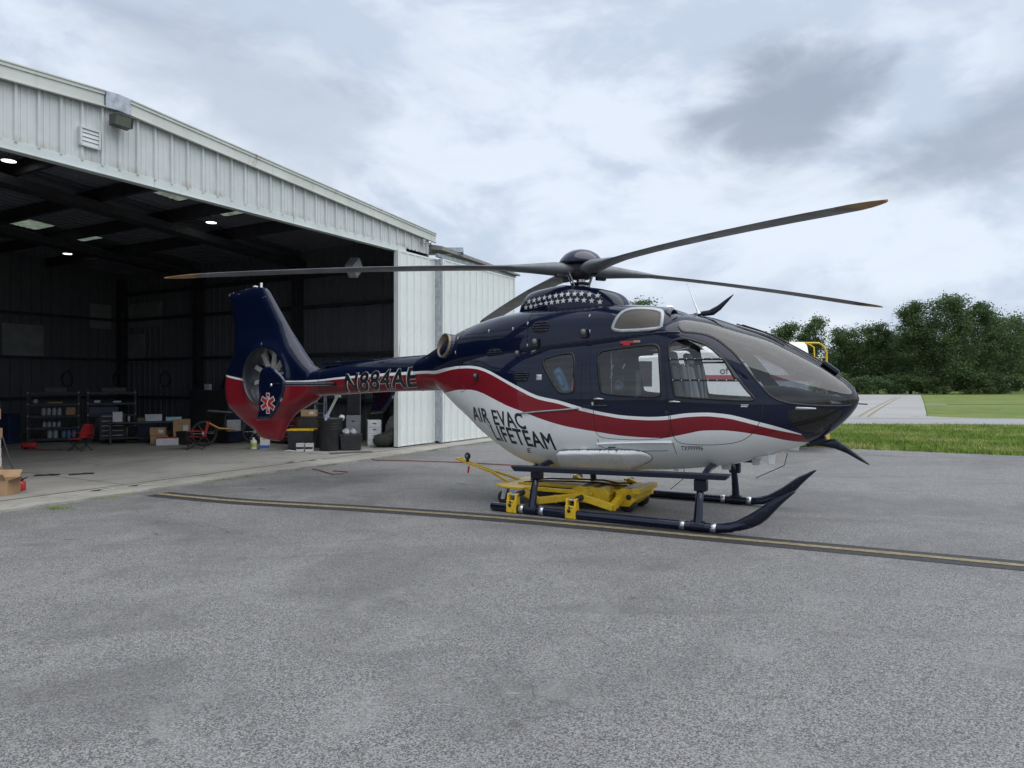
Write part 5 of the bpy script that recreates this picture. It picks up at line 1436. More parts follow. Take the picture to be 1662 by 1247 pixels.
for x in np.linspace(2.36, 3.25, 14):
    zq = 1.60 - .20*max(0, x-2.55); zq = min(zq, float(POD.zt(x)) - .10); w = max(.02, -float(POD.y(np.array(x), np.array(min(zq, float(POD.zt(x))-.08)))) - .05)
    for u in (-1, -.6, 0, .6, 1): gv.append((x, u*w, zq - .055*abs(u)**2))
mesh_obj('glare_shield', gv, [(5*i+j, 5*i+5+j, 5*i+6+j, 5*i+1+j) for i in range(13) for j in range(4)], pm('glare_shield_black', (.02, .02, .022), .9), inn, True)
MB().box((1.95, 0, 1.12), (.9, .24, .34)).build('centre_console', M_BLK, inn, bev=.02)
def seat(x, y, name, face=1, main=None, side=None):
    e = empty(name, (x, y, 0), 0 if face > 0 else math.pi, inn)
    a, b = main or M_SEATD, side or M_SEATG
    MB().box((.02, 0, 1.06), (.42, .40, .20)).build('seat_base', M_GREY, e, bev=.02)
    MB().box((.05, 0, 1.21), (.48, .44, .11), Matrix.Rotation(R(-6), 3, 'Y')).build('cushion', a, e, bev=.035)
    rot_ = Matrix.Rotation(R(-13), 3, 'Y')
    MB().box((-.23, 0, 1.55), (.10, .32, .66), rot_).build('backrest', a, e, bev=.035)
    for q in (-.20, .20): MB().box((-.205, q, 1.53), (.13, .09, .62), rot_).build('bolster', b, e, bev=.04)
    MB().box((-.315, 0, 1.93), (.08, .26, .17), rot_).build('headrest', b, e, bev=.035)
    MB().tube([(-.17, -.10, 1.86), (-.13, -.10, 1.6), (-.10, -.06, 1.30)], .018, 6).tube([(-.17, .10, 1.86), (-.13, .10, 1.6), (-.10, .06, 1.30)], .018, 6).build('harness', M_SEATG, e)
seat(1.68, -.36, 'pilot_seat'); seat(1.68, .36, 'pilot_seat')
seat(.10, .38, 'crew_seat', 1, M_SEATD, M_SEATD); seat(-.15, -.10, 'crew_seat', 1, M_SEATD, M_SEATD)
MB().tube([(1.98, -.36, .98), (2.02, -.36, 1.25), (1.98, -.36, 1.42)], [.018, .016, .022], 8).build('control_stick', M_BLK, inn)
MB().box((.85, .28, 1.10), (1.5, .44, .12)).box((.25, .28, 1.28), (.5, .42, .10), Matrix.Rotation(R(18), 3, 'Y')).build('stretcher', M_SEATD, inn, bev=.03)
mo = MB().box((.66, -.36, 1.60), (.16, .08, .22)).build('medical_monitor', M_BLK, inn, bev=.015)
MB().lathe([(.055, 0), (.06, -.03), (.045, -.035), (.042, -.01), (.001, -.006)], (.70, -.41, 1.60), (0, 1, 0), 24).build('monitor_dial', pm('dial_blue', (.16, .22, .30), .3), mo)
for x, z in ((.60, 1.83), (.75, 1.84), (.585, 1.72)): MB().tube([(x, -.42, z-.03), (x+.03, -.42, z+.03)], .010, 6).build('clip', M_HWHITE, mo)
MB().cyl((.60, -.42, 1.0), (.60, -.42, 2.05), .011, 8).build('equipment_pole', M_STEELB, inn)
MB().box((.84, -.1, 1.58), (.06, .06, .42)).build('equipment_column', M_GREY, inn, bev=.015)
MB().box((1.0, .02, 1.12), (.34, .4, .3)).build('equipment_case', M_BLK, inn, bev=.02)
MB().box((.0, .60, 1.74), (.62, .10, .62)).build('window_blocker', M_INT, inn, bev=.02)  # added panel that blocks the light through the far rear window
bagm = pm('sky_blue_bag', (.10, .36, .62), .45, var=.15)
bag = [(-.075, 1.80), (-.03, 1.835), (.02, 1.82), (.07, 1.72), (.13, 1.60), (.14, 1.54), (.10, 1.505), (.04, 1.51), (-.01, 1.58), (-.06, 1.70), (-.09, 1.76)]
bg_ = plate('blue_bag', chaikin(bag, 2), .04, .05, bagm, inn, -.655, .03)
b2 = np.array(bag); ctr_ = b2.mean(0)
patch('bag_print', [ctr_ + (chaikin(bag, 2)-ctr_)*.62, ctr_ + (chaikin(bag, 2)-ctr_)*.42], Flat(-.698), .001, pm('bag_dark_blue', (.04, .12, .30), .5), bg_, .03)
MB().box((.19, -.60, 1.60), (.10, .06, .16), Matrix.Rotation(R(12), 3, 'Y')).build('red_package', pm('package_red', (.5, .05, .06), .5), inn, bev=.01)
MB().box((.20, -.61, 1.53), (.08, .06, .06)).build('white_package', M_HWHITE, inn, bev=.01)
MB().box((.05, -.56, 1.46), (.5, .2, .06)).build('rear_shelf', M_INT, inn)

# ================================================================== yellow ground-handling dolly under the helicopter
dol = empty('helicopter_dolly', (.93, 9.4, 0), R(-29.3))
tag(dol, 'yellow low wheeled lifting dolly under the helicopter clamped to its skids', 'dolly')
MB().prism([(-1.08, -.42), (-.95, -.52), (-.60, -.55), (-.55, -.40), (-.55, .40), (-.60, .55), (-.95, .52), (-1.08, .42)], .215, .245, 'Z').build('rear_deck', M_YEL, dol, bev=.006)
MB().box((-.15, -.42, .225), (1.0, .06, .05)).box((-.15, .42, .225), (1.0, .06, .05)).box((-.1, -.2, .25), (1.5, .05, .04)).box((-.1, .2, .25), (1.5, .05, .04)).build('frame_rail', M_YEL, dol, bev=.006)
MB().box((-.15, 0, .265), (.95, .36, .02)).build('deck_plate', M_YEL, dol, bev=.005)
MB().box((-.35, 0, .15), (.5, .75, .12)).build('battery_tray', M_BLK, dol, bev=.01)
bx_ = MB().prism([(.0, .09), (.0, .22), (.12, .30), (.50, .30), (.56, .22), (.56, .09)], -.40, -.10).prism([(.0, .09), (.0, .22), (.12, .30), (.50, .30), (.56, .22), (.56, .09)], .10, .40).build('battery_box', M_YEL, dol, bev=.008)
for x in (.20, .38):
    MB().box((x, -.25, .303), (.07, .26, .006)).build('slot', M_BLK, bx_)
MB().prism([(.62, .10), (.66, .075), (.80, .075), (.88, .16), (.90, .30), (.70, .305), (.62, .26)], -.34, .30).build('axle_box', M_YEL, dol, bev=.012)
MB().box((.90, -.02, .285), (.10, .74, .07)).build('front_beam', M_YEL, dol, bev=.008)
for x in (.69, .80): MB().cyl((x, -.35, .20), (x, -.345, .20), .035, 14).build('bolt_head', M_BLK, dol)
MB().box((.78, -.1, .308), (.14, .3, .004)).build('label_plate', M_LGREY, dol)
for s in (-1, 1):
    for xc in (-.485, .325):
        cl = empty('skid_clamp', (0, 0, 0), 0, dol)
        for dx_ in (-.055, .055):
            MB().prism([(-.065, 0.0), (.065, 0.0), (.055, .10), (.045, .24), (-.045, .24), (-.06, .10)], xc + dx_ - .012, xc + dx_ + .012, 'X').build('cheek', M_YEL, cl, bev=.006)
        for o in cl.children: o.location = (0, s*1.0, .005)
        MB().box((xc, s*1.068, .09), (.125, .016, .15)).box((xc, s*1.0, .012 - .004), (.125, .13, .012)).build('face_plate', M_YEL, cl, bev=.005)
        MB().cyl((xc - .075, s*1.0, .222), (xc + .075, s*1.0, .222), .018, 12).build('pin', M_STEELB, cl)
        MB().lathe([(.001, .012), (.020, .008), (.024, 0)], (xc - .01, s*1.077, .105), (0, s, 0), 12).lathe([(.001, .008), (.010, .006), (.012, 0)], (xc - .005, s*1.077, .15), (0, s, 0), 10).build('bolt_head', M_BLK, cl)
        MB().box((xc + .01, s*1.0775, .137), (.05, .002, .008)).build('slot', M_BLK, cl)
        # roller and bent lifting arm
        MB().cyl((xc + .055, s*.97, .235), (xc + .055, s*.84, .235), .034, 16).build('roller', M_RUB, cl)
        ex_ = xc + (.42 if xc > 0 else .22)
        ar = MB().beam((xc + .06, s*.82, .235), (ex_, s*.74, .13), .075, .085).beam((ex_ - .01, s*.75, .13), ((.70 if xc > 0 else .36), s*.34, .20), .075, .085)
        ar.build('lift_arm', M_YEL, cl, bev=.008)
        for u in (.3, .6):
            a_, b_ = Vector((ex_, s*.75, .13)), Vector(((.70 if xc > 0 else .36), s*.34, .20)); c_ = a_.lerp(b_, u); d_ = (b_-a_).normalized()*.008
            MB().beam(c_ - d_, c_ + d_, .083, .093).build('arm_collar', M_YEL, cl)
for (x, y) in ((-.91, -.50), (-.91, .50)):
    w = MB().lathe([(.02, -.028), (.078, -.03), (.09, -.015), (.09, .015), (.078, .03), (.02, .028)], (x, y, .09), (0, 1, 0), 20).build('caster_wheel', M_RUB, dol)
    for q in (-.036, .036):
        MB().prism([(x - .028, .07), (x + .03, .07), (x + .07, .21), (x - .0, .21)], y + q - .003, y + q + .003).build('caster_fork', M_GALV, w)
for y in (-.26, .26):
    w = MB().lathe([(.02, -.05), (.085, -.055), (.10, -.03), (.10, .03), (.085, .055), (.02, .05)], (.76, y, .10), (0, 1, 0), 20).build('drive_wheel', M_RUB, dol)
tb = MB()
for y in (-.16, .16): tb.beam((-1.02, y, .235), (-1.36, y*.35, .345), .035, .035)
for y in (-.045, .045): tb.beam((-1.32, y, .33), (-1.98, y*.8, .505), .03, .03)
tb.box((-1.98, 0, .505), (.05, .12, .03)).box((-1.65, 0, .42), (.03, .1, .025))
tb.build('tow_bar', M_YEL, dol, bev=.004)
MB().lathe([(.02, -.02), (.044, -.022), (.052, -.01), (.052, .01), (.044, .022), (.02, .02)], (-1.80, -.03, .555), (.3, 1, 0), 18).box((-1.80, -.03, .50), (.02, .05, .06)).build('jockey_wheel', M_RUB, dol)
MB().lathe([(.001, -.024), (.030, -.023), (.030, .023), (.001, .024)], (-1.80, -.03, .555), (.3, 1, 0), 16).build('jockey_rim', M_GREY, dol)
MB().box((-1.77, -.05, .36), (.03, .006, .10), Matrix.Rotation(R(10), 3, 'Y')).build('red_tag', pm('signal_red', (.55, .02, .03), .5), dol)
for k, (y, z) in enumerate(((-.1, .27), (.08, .28))):
    MB().tube([(-.75, y-.12, z), (-.5, y, z+.02), (-.1, y+.06, z+.03), (.3, y, z+.05), (.52, y-.04, z+.03), (.70, y, z+.04)], .012, 6).build('hydraulic_hose', M_BLK, dol)

# ================================================================== things in and on the hangar
FZ = .032
M_CARD = pm('cardboard', (.37, .235, .13), .85, var=.12, vscale=5, dirt=.1)
M_CARD2 = pm('pale_carton', (.62, .55, .52), .8, var=.06)
M_PAPER = pm('white_paper', (.55, .56, .57), .7, var=.06, dirt=.2)
M_TAPE = pm('packing_tape', (.50, .40, .27), .4)
M_DKBLUE = pm('dark_blue_steel', (.02, .03, .07), .45, var=.2)
M_DKGRY = pm('charcoal_plastic', (.020, .021, .023), .5, var=.3)
M_CAMPR = pm('camp_chair_red', (.40, .022, .025), .85, var=.15, bump=.2)
M_LAMPW = pm('lamp_white', (.8, .8, .8), .4)

def carton(name, loc, size, rz, mat, label, cat='box', group=None, tape=True, flaps=False):
    e = empty(name, loc, rz); w, d, h = size
    if not flaps:
        MB().box((0, 0, h/2), (w, d, h)).build('carton', mat, e, bev=.006)
    else:
        t_ = .006
        MB().box((0, -d/2, h/2), (w, t_, h)).box((0, d/2, h/2), (w, t_, h)).box((-w/2, 0, h/2), (t_, d - 2*t_, h)).box((w/2, 0, h/2), (t_, d - 2*t_, h)).box((0, 0, .004), (w, d, .006)).build('carton', mat, e)
        for s in (-1, 1):
            MB().beam((s*w/2, 0, h), (s*(w/2 + .14), 0, h + .05), d*.96, .006, up=(0, 0, 1)).build('flap', mat, e)
            MB().beam((0, s*d/2, h), (0, s*(d/2 + .10), h + .10), .006, w*.94, up=(1, 0, 0)).build('flap', mat, e)
    if tape and not flaps:
        MB().box((0, 0, h + .0015), (w*.99, .05, .003)).box((w/2 + .001, 0, h*.86), (.003, .05, h*.27)).build('tape', M_TAPE, e)
        MB().box((w*.22, -d/2 - .001, h*.55), (w*.3, .003, h*.4)).build('shipping_label', M_PAPER, e)
    tag(e, label, cat, group)
    return e
# boxes at the left edge
G1 = 'cardboard boxes stacked at the left edge'
carton('cardboard_box', (-7.42, 9.98, FZ), (.50, .38, .22), R(12), M_CARD, 'large open brown carton with its flaps up at the left edge', 'box', G1, flaps=True)
zz_ = FZ
for i, (h_, mt, lb, xo) in enumerate(((.26, M_CARD, 'brown carton with white label at the bottom of the tall stack', 0), (.15, M_CARD2, 'pale carton, lowest of the three pale ones in the stack', -.02), (.15, M_CARD2, 'pale carton, middle of the three pale ones in the stack', -.025), (.15, M_CARD2, 'pale carton, top of the three pale ones in the stack', -.03), (.17, M_CARD, 'brown carton lying on the pale cartons of the stack', 0), (.14, M_DKBLUE, 'dark blue crate in the gap of the tall stack', -.12), (.17, M_CARD, 'brown carton above the dark crate in the stack', -.03), (.13, M_CARD2, 'pale carton at the very top of the tall stack', -.05))):
    carton('cardboard_box', (-8.41 + xo, 10.95, zz_), (.52, .40, h_ - .003), R(6 + rng.uniform(-3, 3)), mt, lb, 'box', G1); zz_ += h_
gc = empty('gas_can', (-7.33, 10.36, FZ)); tag(gc, 'small red round fuel can beside the open carton', 'fuel can')
MB().lathe([(.001, 0), (.075, .0), (.082, .015), (.082, .11), (.07, .135), (.02, .145), (.02, .165), (.001, .165)], (0, 0, 0), (0, 0, 1), 24).build('body', pm('can_red', (.45, .02, .02), .4, coat=.3), gc)
MB().tube([(-.05, 0, .13), (-.04, 0, .19), (.04, 0, .19), (.05, 0, .13)], .008, 8).build('handle', M_BLK, gc)
MB().tube([(.02, 0, .15), (.06, 0, .17), (.12, 0, .20)], [.012, .010, .006], 8).build('spout', M_BLK, gc)
MB().tube([(-7.92, 10.82, .80), (-7.77, 10.78, .42), (-7.60, 10.72, FZ)], .011, 8).build('leaning_pole', M_BLK)
tag(bpy.data.objects['leaning_pole'], 'thin black pole leaning against the stack of cartons', 'pole')

def camp_chair(loc, rz, label, sc=1.):
    e = empty('camp_chair', loc, rz); e.scale = (sc, sc, sc); tag(e, label, 'chair', 'red folding camp chairs')
    m = MB()
    for y in (-.25, .25):
        m.tube([(-.22, y, .0), (.24, y, .38)], .011, 6).tube([(.22, y, .0), (-.24, y, .38)], .011, 6)
    m.tube([(-.22, -.25, 0), (-.24, .25, .38)], .010, 6).tube([(-.22, .25, 0), (-.24, -.25, .38)], .010, 6).tube([(.22, -.25, 0), (.24, .25, .38)], .010, 6).tube([(.22, .25, 0), (.24, -.25, .38)], .010, 6)
    for y in (-.25, .25): m.tube([(-.24, y, .38), (-.34, y, .84)], .011, 6).tube([(.24, y, .38), (.23, y, .56)], .010, 6)
    m.build('frame', M_STEEL, e)
    g = []
    for i in range(6):
        u = i/5
        for j in range(5): v = j/4; g.append((-.24 + .48*u, -.25 + .5*v, .40 - .05*math.sin(math.pi*v)*(.6 + .4*math.sin(math.pi*u))))
    mesh_obj('seat', g, [(5*i+j, 5*i+5+j, 5*i+6+j, 5*i+1+j) for i in range(5) for j in range(4)], M_CAMPR, e, True)
    g = []
    for i in range(6):
        u = i/5
        for j in range(5): v = j/4; g.append((-.235 - .11*u - .05*math.sin(math.pi*v), (-.25 + .5*v)*(1 - .3*u*u), .40 + .46*u))
    mesh_obj('backrest', g, [(5*i+j, 5*i+5+j, 5*i+6+j, 5*i+1+j) for i in range(5) for j in range(4)], M_CAMPR, e, True)
    for y in (-.25, .25): MB().box((-.02, y, .57), (.48, .07, .014)).build('armrest', M_CAMPR, e)
    for q in ((-.22, -.25), (-.22, .25), (.22, -.25), (.22, .25)): MB().cyl((q[0], q[1], 0), (q[0], q[1], .03), .02, 8).build('foot', M_BLK, e)
camp_chair((-10.20, 16.45, FZ), R(-100), 'red camp chair standing before the dark work bench', .72)
camp_chair((-7.62, 16.8, FZ), R(195), 'red camp chair facing left before the dark steel cabinet', .78)

# racks along the back
def rack(loc, rz, w, d, h, shelves, label):
    e = empty('storage_rack', loc, rz); tag(e, label, 'rack', 'storage racks at the back')
    for x in (-w/2, w/2):
        for y in (-d/2, d/2): MB().box((x, y, h/2), (.04, .04, h)).build('upright', M_STEEL, e)
    for z in shelves:
        sh = MB().box((0, 0, z), (w, d, .025)).box((0, -d/2, z - .02), (w, .03, .06)).build('shelf', M_STEEL, e)
        [MB().box((q, -d/2 - .022, z), (.03, .006, .03)).build('clip', M_TAPE, sh) for q in (-w/2, w/2)]
    return e
RK = [((-12.45, 18.95), 1.15), ((-11.25, 19.6), 1.15)]
SHV = (.10, .40, .72, 1.04, 1.34)
ra = HA - math.pi/2 + R(62)
for (c, w), lb in zip(RK, ('dark steel rack of jars and jugs at the far left', 'dark steel rack right of the rack of jars')):
    rack((c[0], c[1], FZ), R(28), w, .45, 1.42, SHV, lb)
def on_rack(i, u, k, v=0.):
    c = RK[i][0]; a = R(28)
    return (c[0] + u*math.cos(a) - v*math.sin(a), c[1] + u*math.sin(a) + v*math.cos(a), FZ + SHV[k] + .014)
def jar(loc, r, h, mat, label, name='jar', cat='jar', group='jars and jugs on the racks', capm=None):
    e = empty(name, loc); tag(e, label, cat, group)
    MB().lathe([(.001, 0), (r, 0), (r*1.02, .01), (r*1.02, h*.62), (r*.75, h*.8), (r*.34, h*.86), (r*.34, h*.9)], (0, 0, 0), (0, 0, 1), 14).build('body', mat, e)
    MB().lathe([(r*.38, h*.9), (r*.38, h), (.001, h)], (0, 0, 0), (0, 0, 1), 12).build('cap', capm or M_BLK, e)
M_JAR = pm('milky_plastic', (.30, .31, .33), .5); M_JARB = pm('blue_jug', (.10, .2, .34), .4)
names_u = ('first', 'second', 'third', 'fourth')
for k in range(4): jar(on_rack(0, -.22 + .11*k, 1, -.12), .048, .16, M_JAR, f'pale jar on the second lowest shelf of the left rack, {names_u[k]} from the left')
for k in range(4): jar(on_rack(0, -.24 + .12*k, 2, -.12), .052, .22, M_JAR, f'pale jug on the middle shelf of the left rack, {names_u[k]} from the left', 'jug', 'jug')
for k in range(3): jar(on_rack(0, .22 + .12*k, 0, -.12), .055, .24, M_JARB, f'blue jug on the bottom shelf of the left rack, {names_u[k]} from the left', 'jug', 'jug')
for k in range(2): jar(on_rack(0, -.10 + .13*k, 0, -.12), .06, .26, M_JAR, f'large pale jug on the bottom shelf of the left rack, {names_u[k]} from the left', 'jug', 'jug')
jar(on_rack(0, -.42, 3, -.1), .06, .13, M_JAR, 'squat white tub on the upper shelf of the left rack', 'tub', 'tub')
def small_box(name, loc, size, rz, mat, label, cat='box', group='small boxes in the hangar', lid=None):
    e = empty(name, loc, rz); tag(e, label, cat, group)
    MB().box((0, 0, size[2]*.44), (size[0], size[1], size[2]*.88)).build('body', mat, e, bev=.004)
    MB().box((0, 0, size[2]*.94), (size[0]*1.02, size[1]*1.02, size[2]*.12)).build('lid', lid or mat, e, bev=.003)
    return e
small_box('parts_box', on_rack(0, .02, 3, -.1), (.34, .1, .035), R(28), pm('dull_yellow', (.35, .30, .06), .6), 'flat yellow case on the upper shelf of the left rack')
small_box('parts_box', on_rack(1, -.36, 3, -.15), (.14, .1, .07), R(28), M_PAPER, 'small white carton on the upper shelf of the right rack')
small_box('parts_box', on_rack(1, .12, 3, -.15), (.20, .1, .05), R(28), M_PAPER, 'long white carton on the upper shelf of the right rack')
small_box('parts_box', on_rack(1, -.2, 2, -.05), (.7, .3, .20), R(28), M_DKBLUE, 'long dark blue case on the middle shelf of the right rack')
small_box('parts_box', on_rack(1, -.25, 1, -.1), (.30, .25, .22), R(28), M_DKGRY, 'charcoal case on the second shelf of the right rack')
small_box('parts_box', on_rack(1, .22, 0, -.1), (.34, .25, .24), R(28), M_CARD, 'brown box on the bottom shelf of the right rack')
small_box('parts_box', on_rack(0, .38, 2, -.05), (.22, .2, .2), R(28), M_CARD, 'brown box at the right end of the left rack')
small_box('parts_box', on_rack(0, .05, 4, -.05), (.5, .25, .14), R(28), M_DKGRY, 'charcoal case lying on top of the left rack')
small_box('parts_box', on_rack(1, .05, 4, -.05), (.6, .25, .12), R(28), M_DKGRY, 'charcoal case lying on top of the right rack')
# work bench
wb = empty('work_bench', (-9.75, 18.55, FZ), R(28)); tag(wb, 'dark work bench with small things on top at the back', 'bench')
MB().box((0, 0, .56), (1.75, .55, .045)).build('top', M_STEEL, wb, bev=.005)
for x in (-.82, .82):
    for y in (-.22, .22): MB().box((x, y, .27), (.05, .05, .54)).build('leg', M_STEEL, wb)
MB().box((0, .05, .16), (1.6, .4, .03)).build('lower_shelf', M_STEEL, wb)
def on_bench(u, v=0.): a = R(28); return (-9.75 + u*math.cos(a) - v*math.sin(a), 18.55 + u*math.sin(a) + v*math.cos(a), FZ + .586)
small_box('white_case', on_bench(-.66), (.22, .18, .26), R(28), M_PAPER, 'upright white case on the left of the work bench', 'case')
small_box('parts_organiser', on_bench(.18), (.40, .2, .18), R(28), pm('organiser_grey', (.42, .44, .48), .5), 'grey drawer organiser in the middle of the work bench', 'organiser')
small_box('tissue_box', on_bench(.66, -.05), (.38, .16, .10), R(28), pm('pale_blue_card', (.30, .50, .56), .6), 'flat light blue box at the right of the work bench')
jar(on_bench(-.40, -.1), .03, .17, M_JAR, 'slim white bottle on the work bench', 'bottle', 'bottle')
small_box('tool_case', on_bench(-.12, -.1), (.16, .14, .10), R(28), pm('olive_case', (.09, .085, .04), .6), 'olive tool case on the work bench', 'case')
carton('cardboard_box', (-9.30, 18.35, FZ), (.40, .34, .22), R(25), M_CARD, 'brown carton under the right end of the work bench', 'box', 'brown cartons at the back')
carton('cardboard_box', (-9.34, 18.38, FZ + .225), (.36, .30, .20), R(20), M_CARD, 'brown carton on top of the one under the bench', 'box', 'brown cartons at the back')
carton('cardboard_box', (-8.95, 18.85, FZ), (.42, .36, .62), R(28), M_CARD, 'tall brown carton with white label right of the bench', 'box', 'brown cartons at the back')
small_box('red_white_box', (-8.92, 18.05, FZ), (.52, .34, .20), R(20), M_PAPER, 'flat white box with a red lid before the tall carton', 'box', lid=pm('can_red', (.45, .02, .02), .4))
carton('cardboard_box', (-8.80, 19.6, FZ + .62), (.42, .30, .22), R(28), M_CARD, 'brown carton up on the small stand', 'box', 'brown cartons at the back')
sd_ = empty('stand', (-8.80, 19.6, FZ), R(28)); tag(sd_, 'small dark stand carrying a brown carton', 'stand')
MB().box((0, 0, .60), (.7, .42, .03)).build('top', M_STEEL, sd_)
for x in (-.32, .32):
    for y in (-.18, .18): MB().box((x, y, .295), (.04, .04, .59)).build('leg', M_STEEL, sd_)
cb_ = empty('steel_cabinet', (-8.0, 19.0, FZ), R(-28)); tag(cb_, 'large black steel cabinet behind the helicopter tail', 'cabinet')
MB().box((0, 0, .72), (1.5, .6, 1.38)).build('body', M_DKBLUE, cb_, bev=.01)
for x in (-.375, .375):
    dr = MB().box((x, -.305, .72), (.73, .015, 1.32)).build('door', M_DKGRY, cb_, bev=.004)
    MB().box((x - .30*math.copysign(1, x), -.32, .75), (.02, .02, .14)).build('handle', M_STEEL, dr)
small_box('meter_box', (-8.25, 18.9, FZ + 1.412), (.16, .10, .16), R(-20), M_JAR, 'small grey box standing on the black cabinet')
# dirt bike
bk = empty('dirt_bike', (-7.3, 18.0, FZ), R(35)); tag(bk, 'dark motorbike parked behind the helicopter tail fin', 'motorbike')
for x in (-.62, .62):
    w = MB().tube([(x + .29*math.cos(a), 0, .32 + .29*math.sin(a)) for a in np.linspace(0, 2*math.pi, 29)[:-1]], .035, 8, closed=True).build('tyre', M_RUB, bk)
    MB().cyl((x, -.05, .32), (x, .05, .32), .05, 12).build('wheel_hub', M_STEELB, w)
    for k in range(6):
        a = k*math.pi/3; MB().tube([(x, 0, .32), (x + .27*math.cos(a), 0, .32 + .27*math.sin(a))], .005, 4).build('spoke', M_STEELB, w)
MB().tube([(.62, 0, .32), (.45, 0, .86), (-.1, 0, .78), (-.15, 0, .40), (.3, 0, .36), (.45, 0, .86)], .025, 8).tube([(-.62, 0, .32), (-.15, 0, .42)], .025, 8).build('frame', M_STEEL, bk)
MB().box((.08, 0, .50), (.36, .24, .30)).build('engine', M_GREY, bk, bev=.03)
MB().box((-.25, 0, .86), (.65, .2, .08), Matrix.Rotation(R(6), 3, 'Y')).build('saddle', M_BLK, bk, bev=.03)
MB().tube([(.42, -.36, 1.0), (.46, -.15, .95), (.46, .15, .95), (.42, .36, 1.0)], .013, 8).build('handlebar', M_CHR, bk)
MB().tube([(.1, -.13, .40), (-.3, -.15, .45), (-.6, -.16, .62)], [.02, .03, .035], 8).build('exhaust_pipe', pm('brass', (.40, .22, .06), .35, metal=.8), bk)
MB().box((.25, 0, .88), (.32, .18, .16)).build('fuel_tank', M_DKBLUE, bk, bev=.04)
# by the doorway
jar((-6.26, 16.86, FZ), .075, .28, pm('jug_cream', (.58, .56, .42), .45), 'cream gallon jug with green label on the hangar floor', 'jug', 'jug', None, M_PAPER)
MB().lathe([(.0775, .05), (.0775, .15)], (-6.26, 16.86, FZ), (0, 0, 1), 16).build('label_band', pm('label_green', (.32, .40, .10), .6), None)
lb_ = bpy.data.objects['label_band']; jg = [o for o in bpy.data.objects if o.get('label', '').startswith('cream gallon')][0]
lb_.parent = jg; lb_.location = (6.26, -16.86, -FZ)
cw = small_box('white_carton', (-6.02, 16.98, FZ), (.22, .18, .36), R(15), M_PAPER, 'upright white carton beside the cream jug', 'box', 'floor clutter by the doorway')
MB().box((0, -.0905, .05), (.222, .004, .08)).build('blue_band', pm('band_blue', (.03, .10, .32), .5), cw)
MB().box((.0, -.0905, .27), (.12, .004, .08)).build('print', pm('label_green', (.32, .40, .10), .6), cw)
tr_ = empty('trash_bin', (-4.32, 16.55, FZ)); tag(tr_, 'tall black ribbed rubbish bin just inside the doorway', 'bin')
MB().lathe([(.001, 0), (.24, 0), (.25, .02), (.285, .72), (.30, .74), (.30, .78), (.275, .78), (.26, .70), (.235, .05), (.001, .04)], (0, 0, 0), (0, 0, 1), 28).build('body', M_DKGRY, tr_)
for z in (.52, .58, .64): MB().tube([((.285 - (.72-z)*.05)*math.cos(a), (.285 - (.72-z)*.05)*math.sin(a), z) for a in np.linspace(0, 2*math.pi, 29)[:-1]], .008, 6, closed=True).build('rib', M_DKGRY, tr_)
for k, (x, y, mt) in enumerate(((-.10, -.05, pm('crumpled_blue', (.20, .32, .65), .6)), (.09, .03, M_PAPER))): MB().lathe([(.001, .72), (.05, .73), (.075, .79), (.05, .85), (.001, .86)], (x, y, 0), (.2*k, .1, 1), 7, smooth=False).build('rubbish', mt, tr_)
def tote(loc, rz, size, mat, label, lid=None, name='plastic_tote', grp='plastic totes by the doorway'):
    e = empty(name, loc, rz); tag(e, label, 'tote', grp); w, d, h = size
    m = MB().box((0, 0, h/2), (w*.9, d*.9, h), None, 0, (1.1, 1.1)); m.build('tub', mat, e, bev=.012)
    for s in (-1, 1): MB().box((s*w*.5, 0, h*.86), (.03, d*.4, .04)).build('grip', mat, e)
    MB().box((0, 0, h + .02), (w*1.03, d*1.03, .04)).build('lid' if lid else 'rim', lid or mat, e, bev=.01)
    return e
tote((-3.84, 16.62, FZ), R(10), (.50, .36, .34), M_DKGRY, 'open black tote right of the rubbish bin')
for k, (dx_, s_) in enumerate(((-.1, .10), (.06, .08))):
    o = MB().lathe([(.001, 0), (s_, .02), (s_*1.1, .06), (s_*.6, .12), (.001, .13)], (-3.86 + dx_, 16.58, FZ + .385), (.3, -.2, 1), 7, smooth=False).build('rag', M_JAR)
    tag(o, ('larger' if k == 0 else 'smaller') + ' crumpled pale rag lying on the black tote', 'rag', 'rags on the tote')
tote((-5.05, 16.75, FZ), R(5), (.62, .42, .46), M_DKGRY, 'black tote with yellow lid left of the rubbish bin', M_YEL)
tote((-5.0, 17.3, FZ), R(5), (.55, .42, .72), M_DKGRY, 'tall black tote behind the yellow-lidded one')
for k, x in enumerate((-4.95, -4.74)):
    small_box('paint_box', (x, 16.30, FZ), (.18, .16, .19), R(8), M_PAPER, ('left' if k == 0 else 'right') + ' of two small black and white boxes before the bin', 'box', 'small boxes before the bin')
    e = [o for o in bpy.data.objects if o.name.startswith('paint_box') and o.parent is None][-1]
    MB().box((0, -.0805, .085), (.17, .004, .05)).build('print', M_BLK, e)
o = MB().tube([(-5.30, 16.22, FZ+.01), (-5.2, 16.25, FZ+.02), (-5.1, 16.2, FZ+.012), (-5.02, 16.24, FZ+.01)], [.01, .025, .02, .008], 8).build('rag', M_PAPER); tag(o, 'white rag lying on the floor before the totes', 'rag')
o = MB().box((-3.70, 15.98, FZ + .006), (.95, .30, .012), R(28)).build('floor_mat', pm('mat_brown', (.10, .085, .075), .95, bump=.4), None, bev=.003); tag(o, 'dark door mat lying on the slab by the sliding door', 'mat')
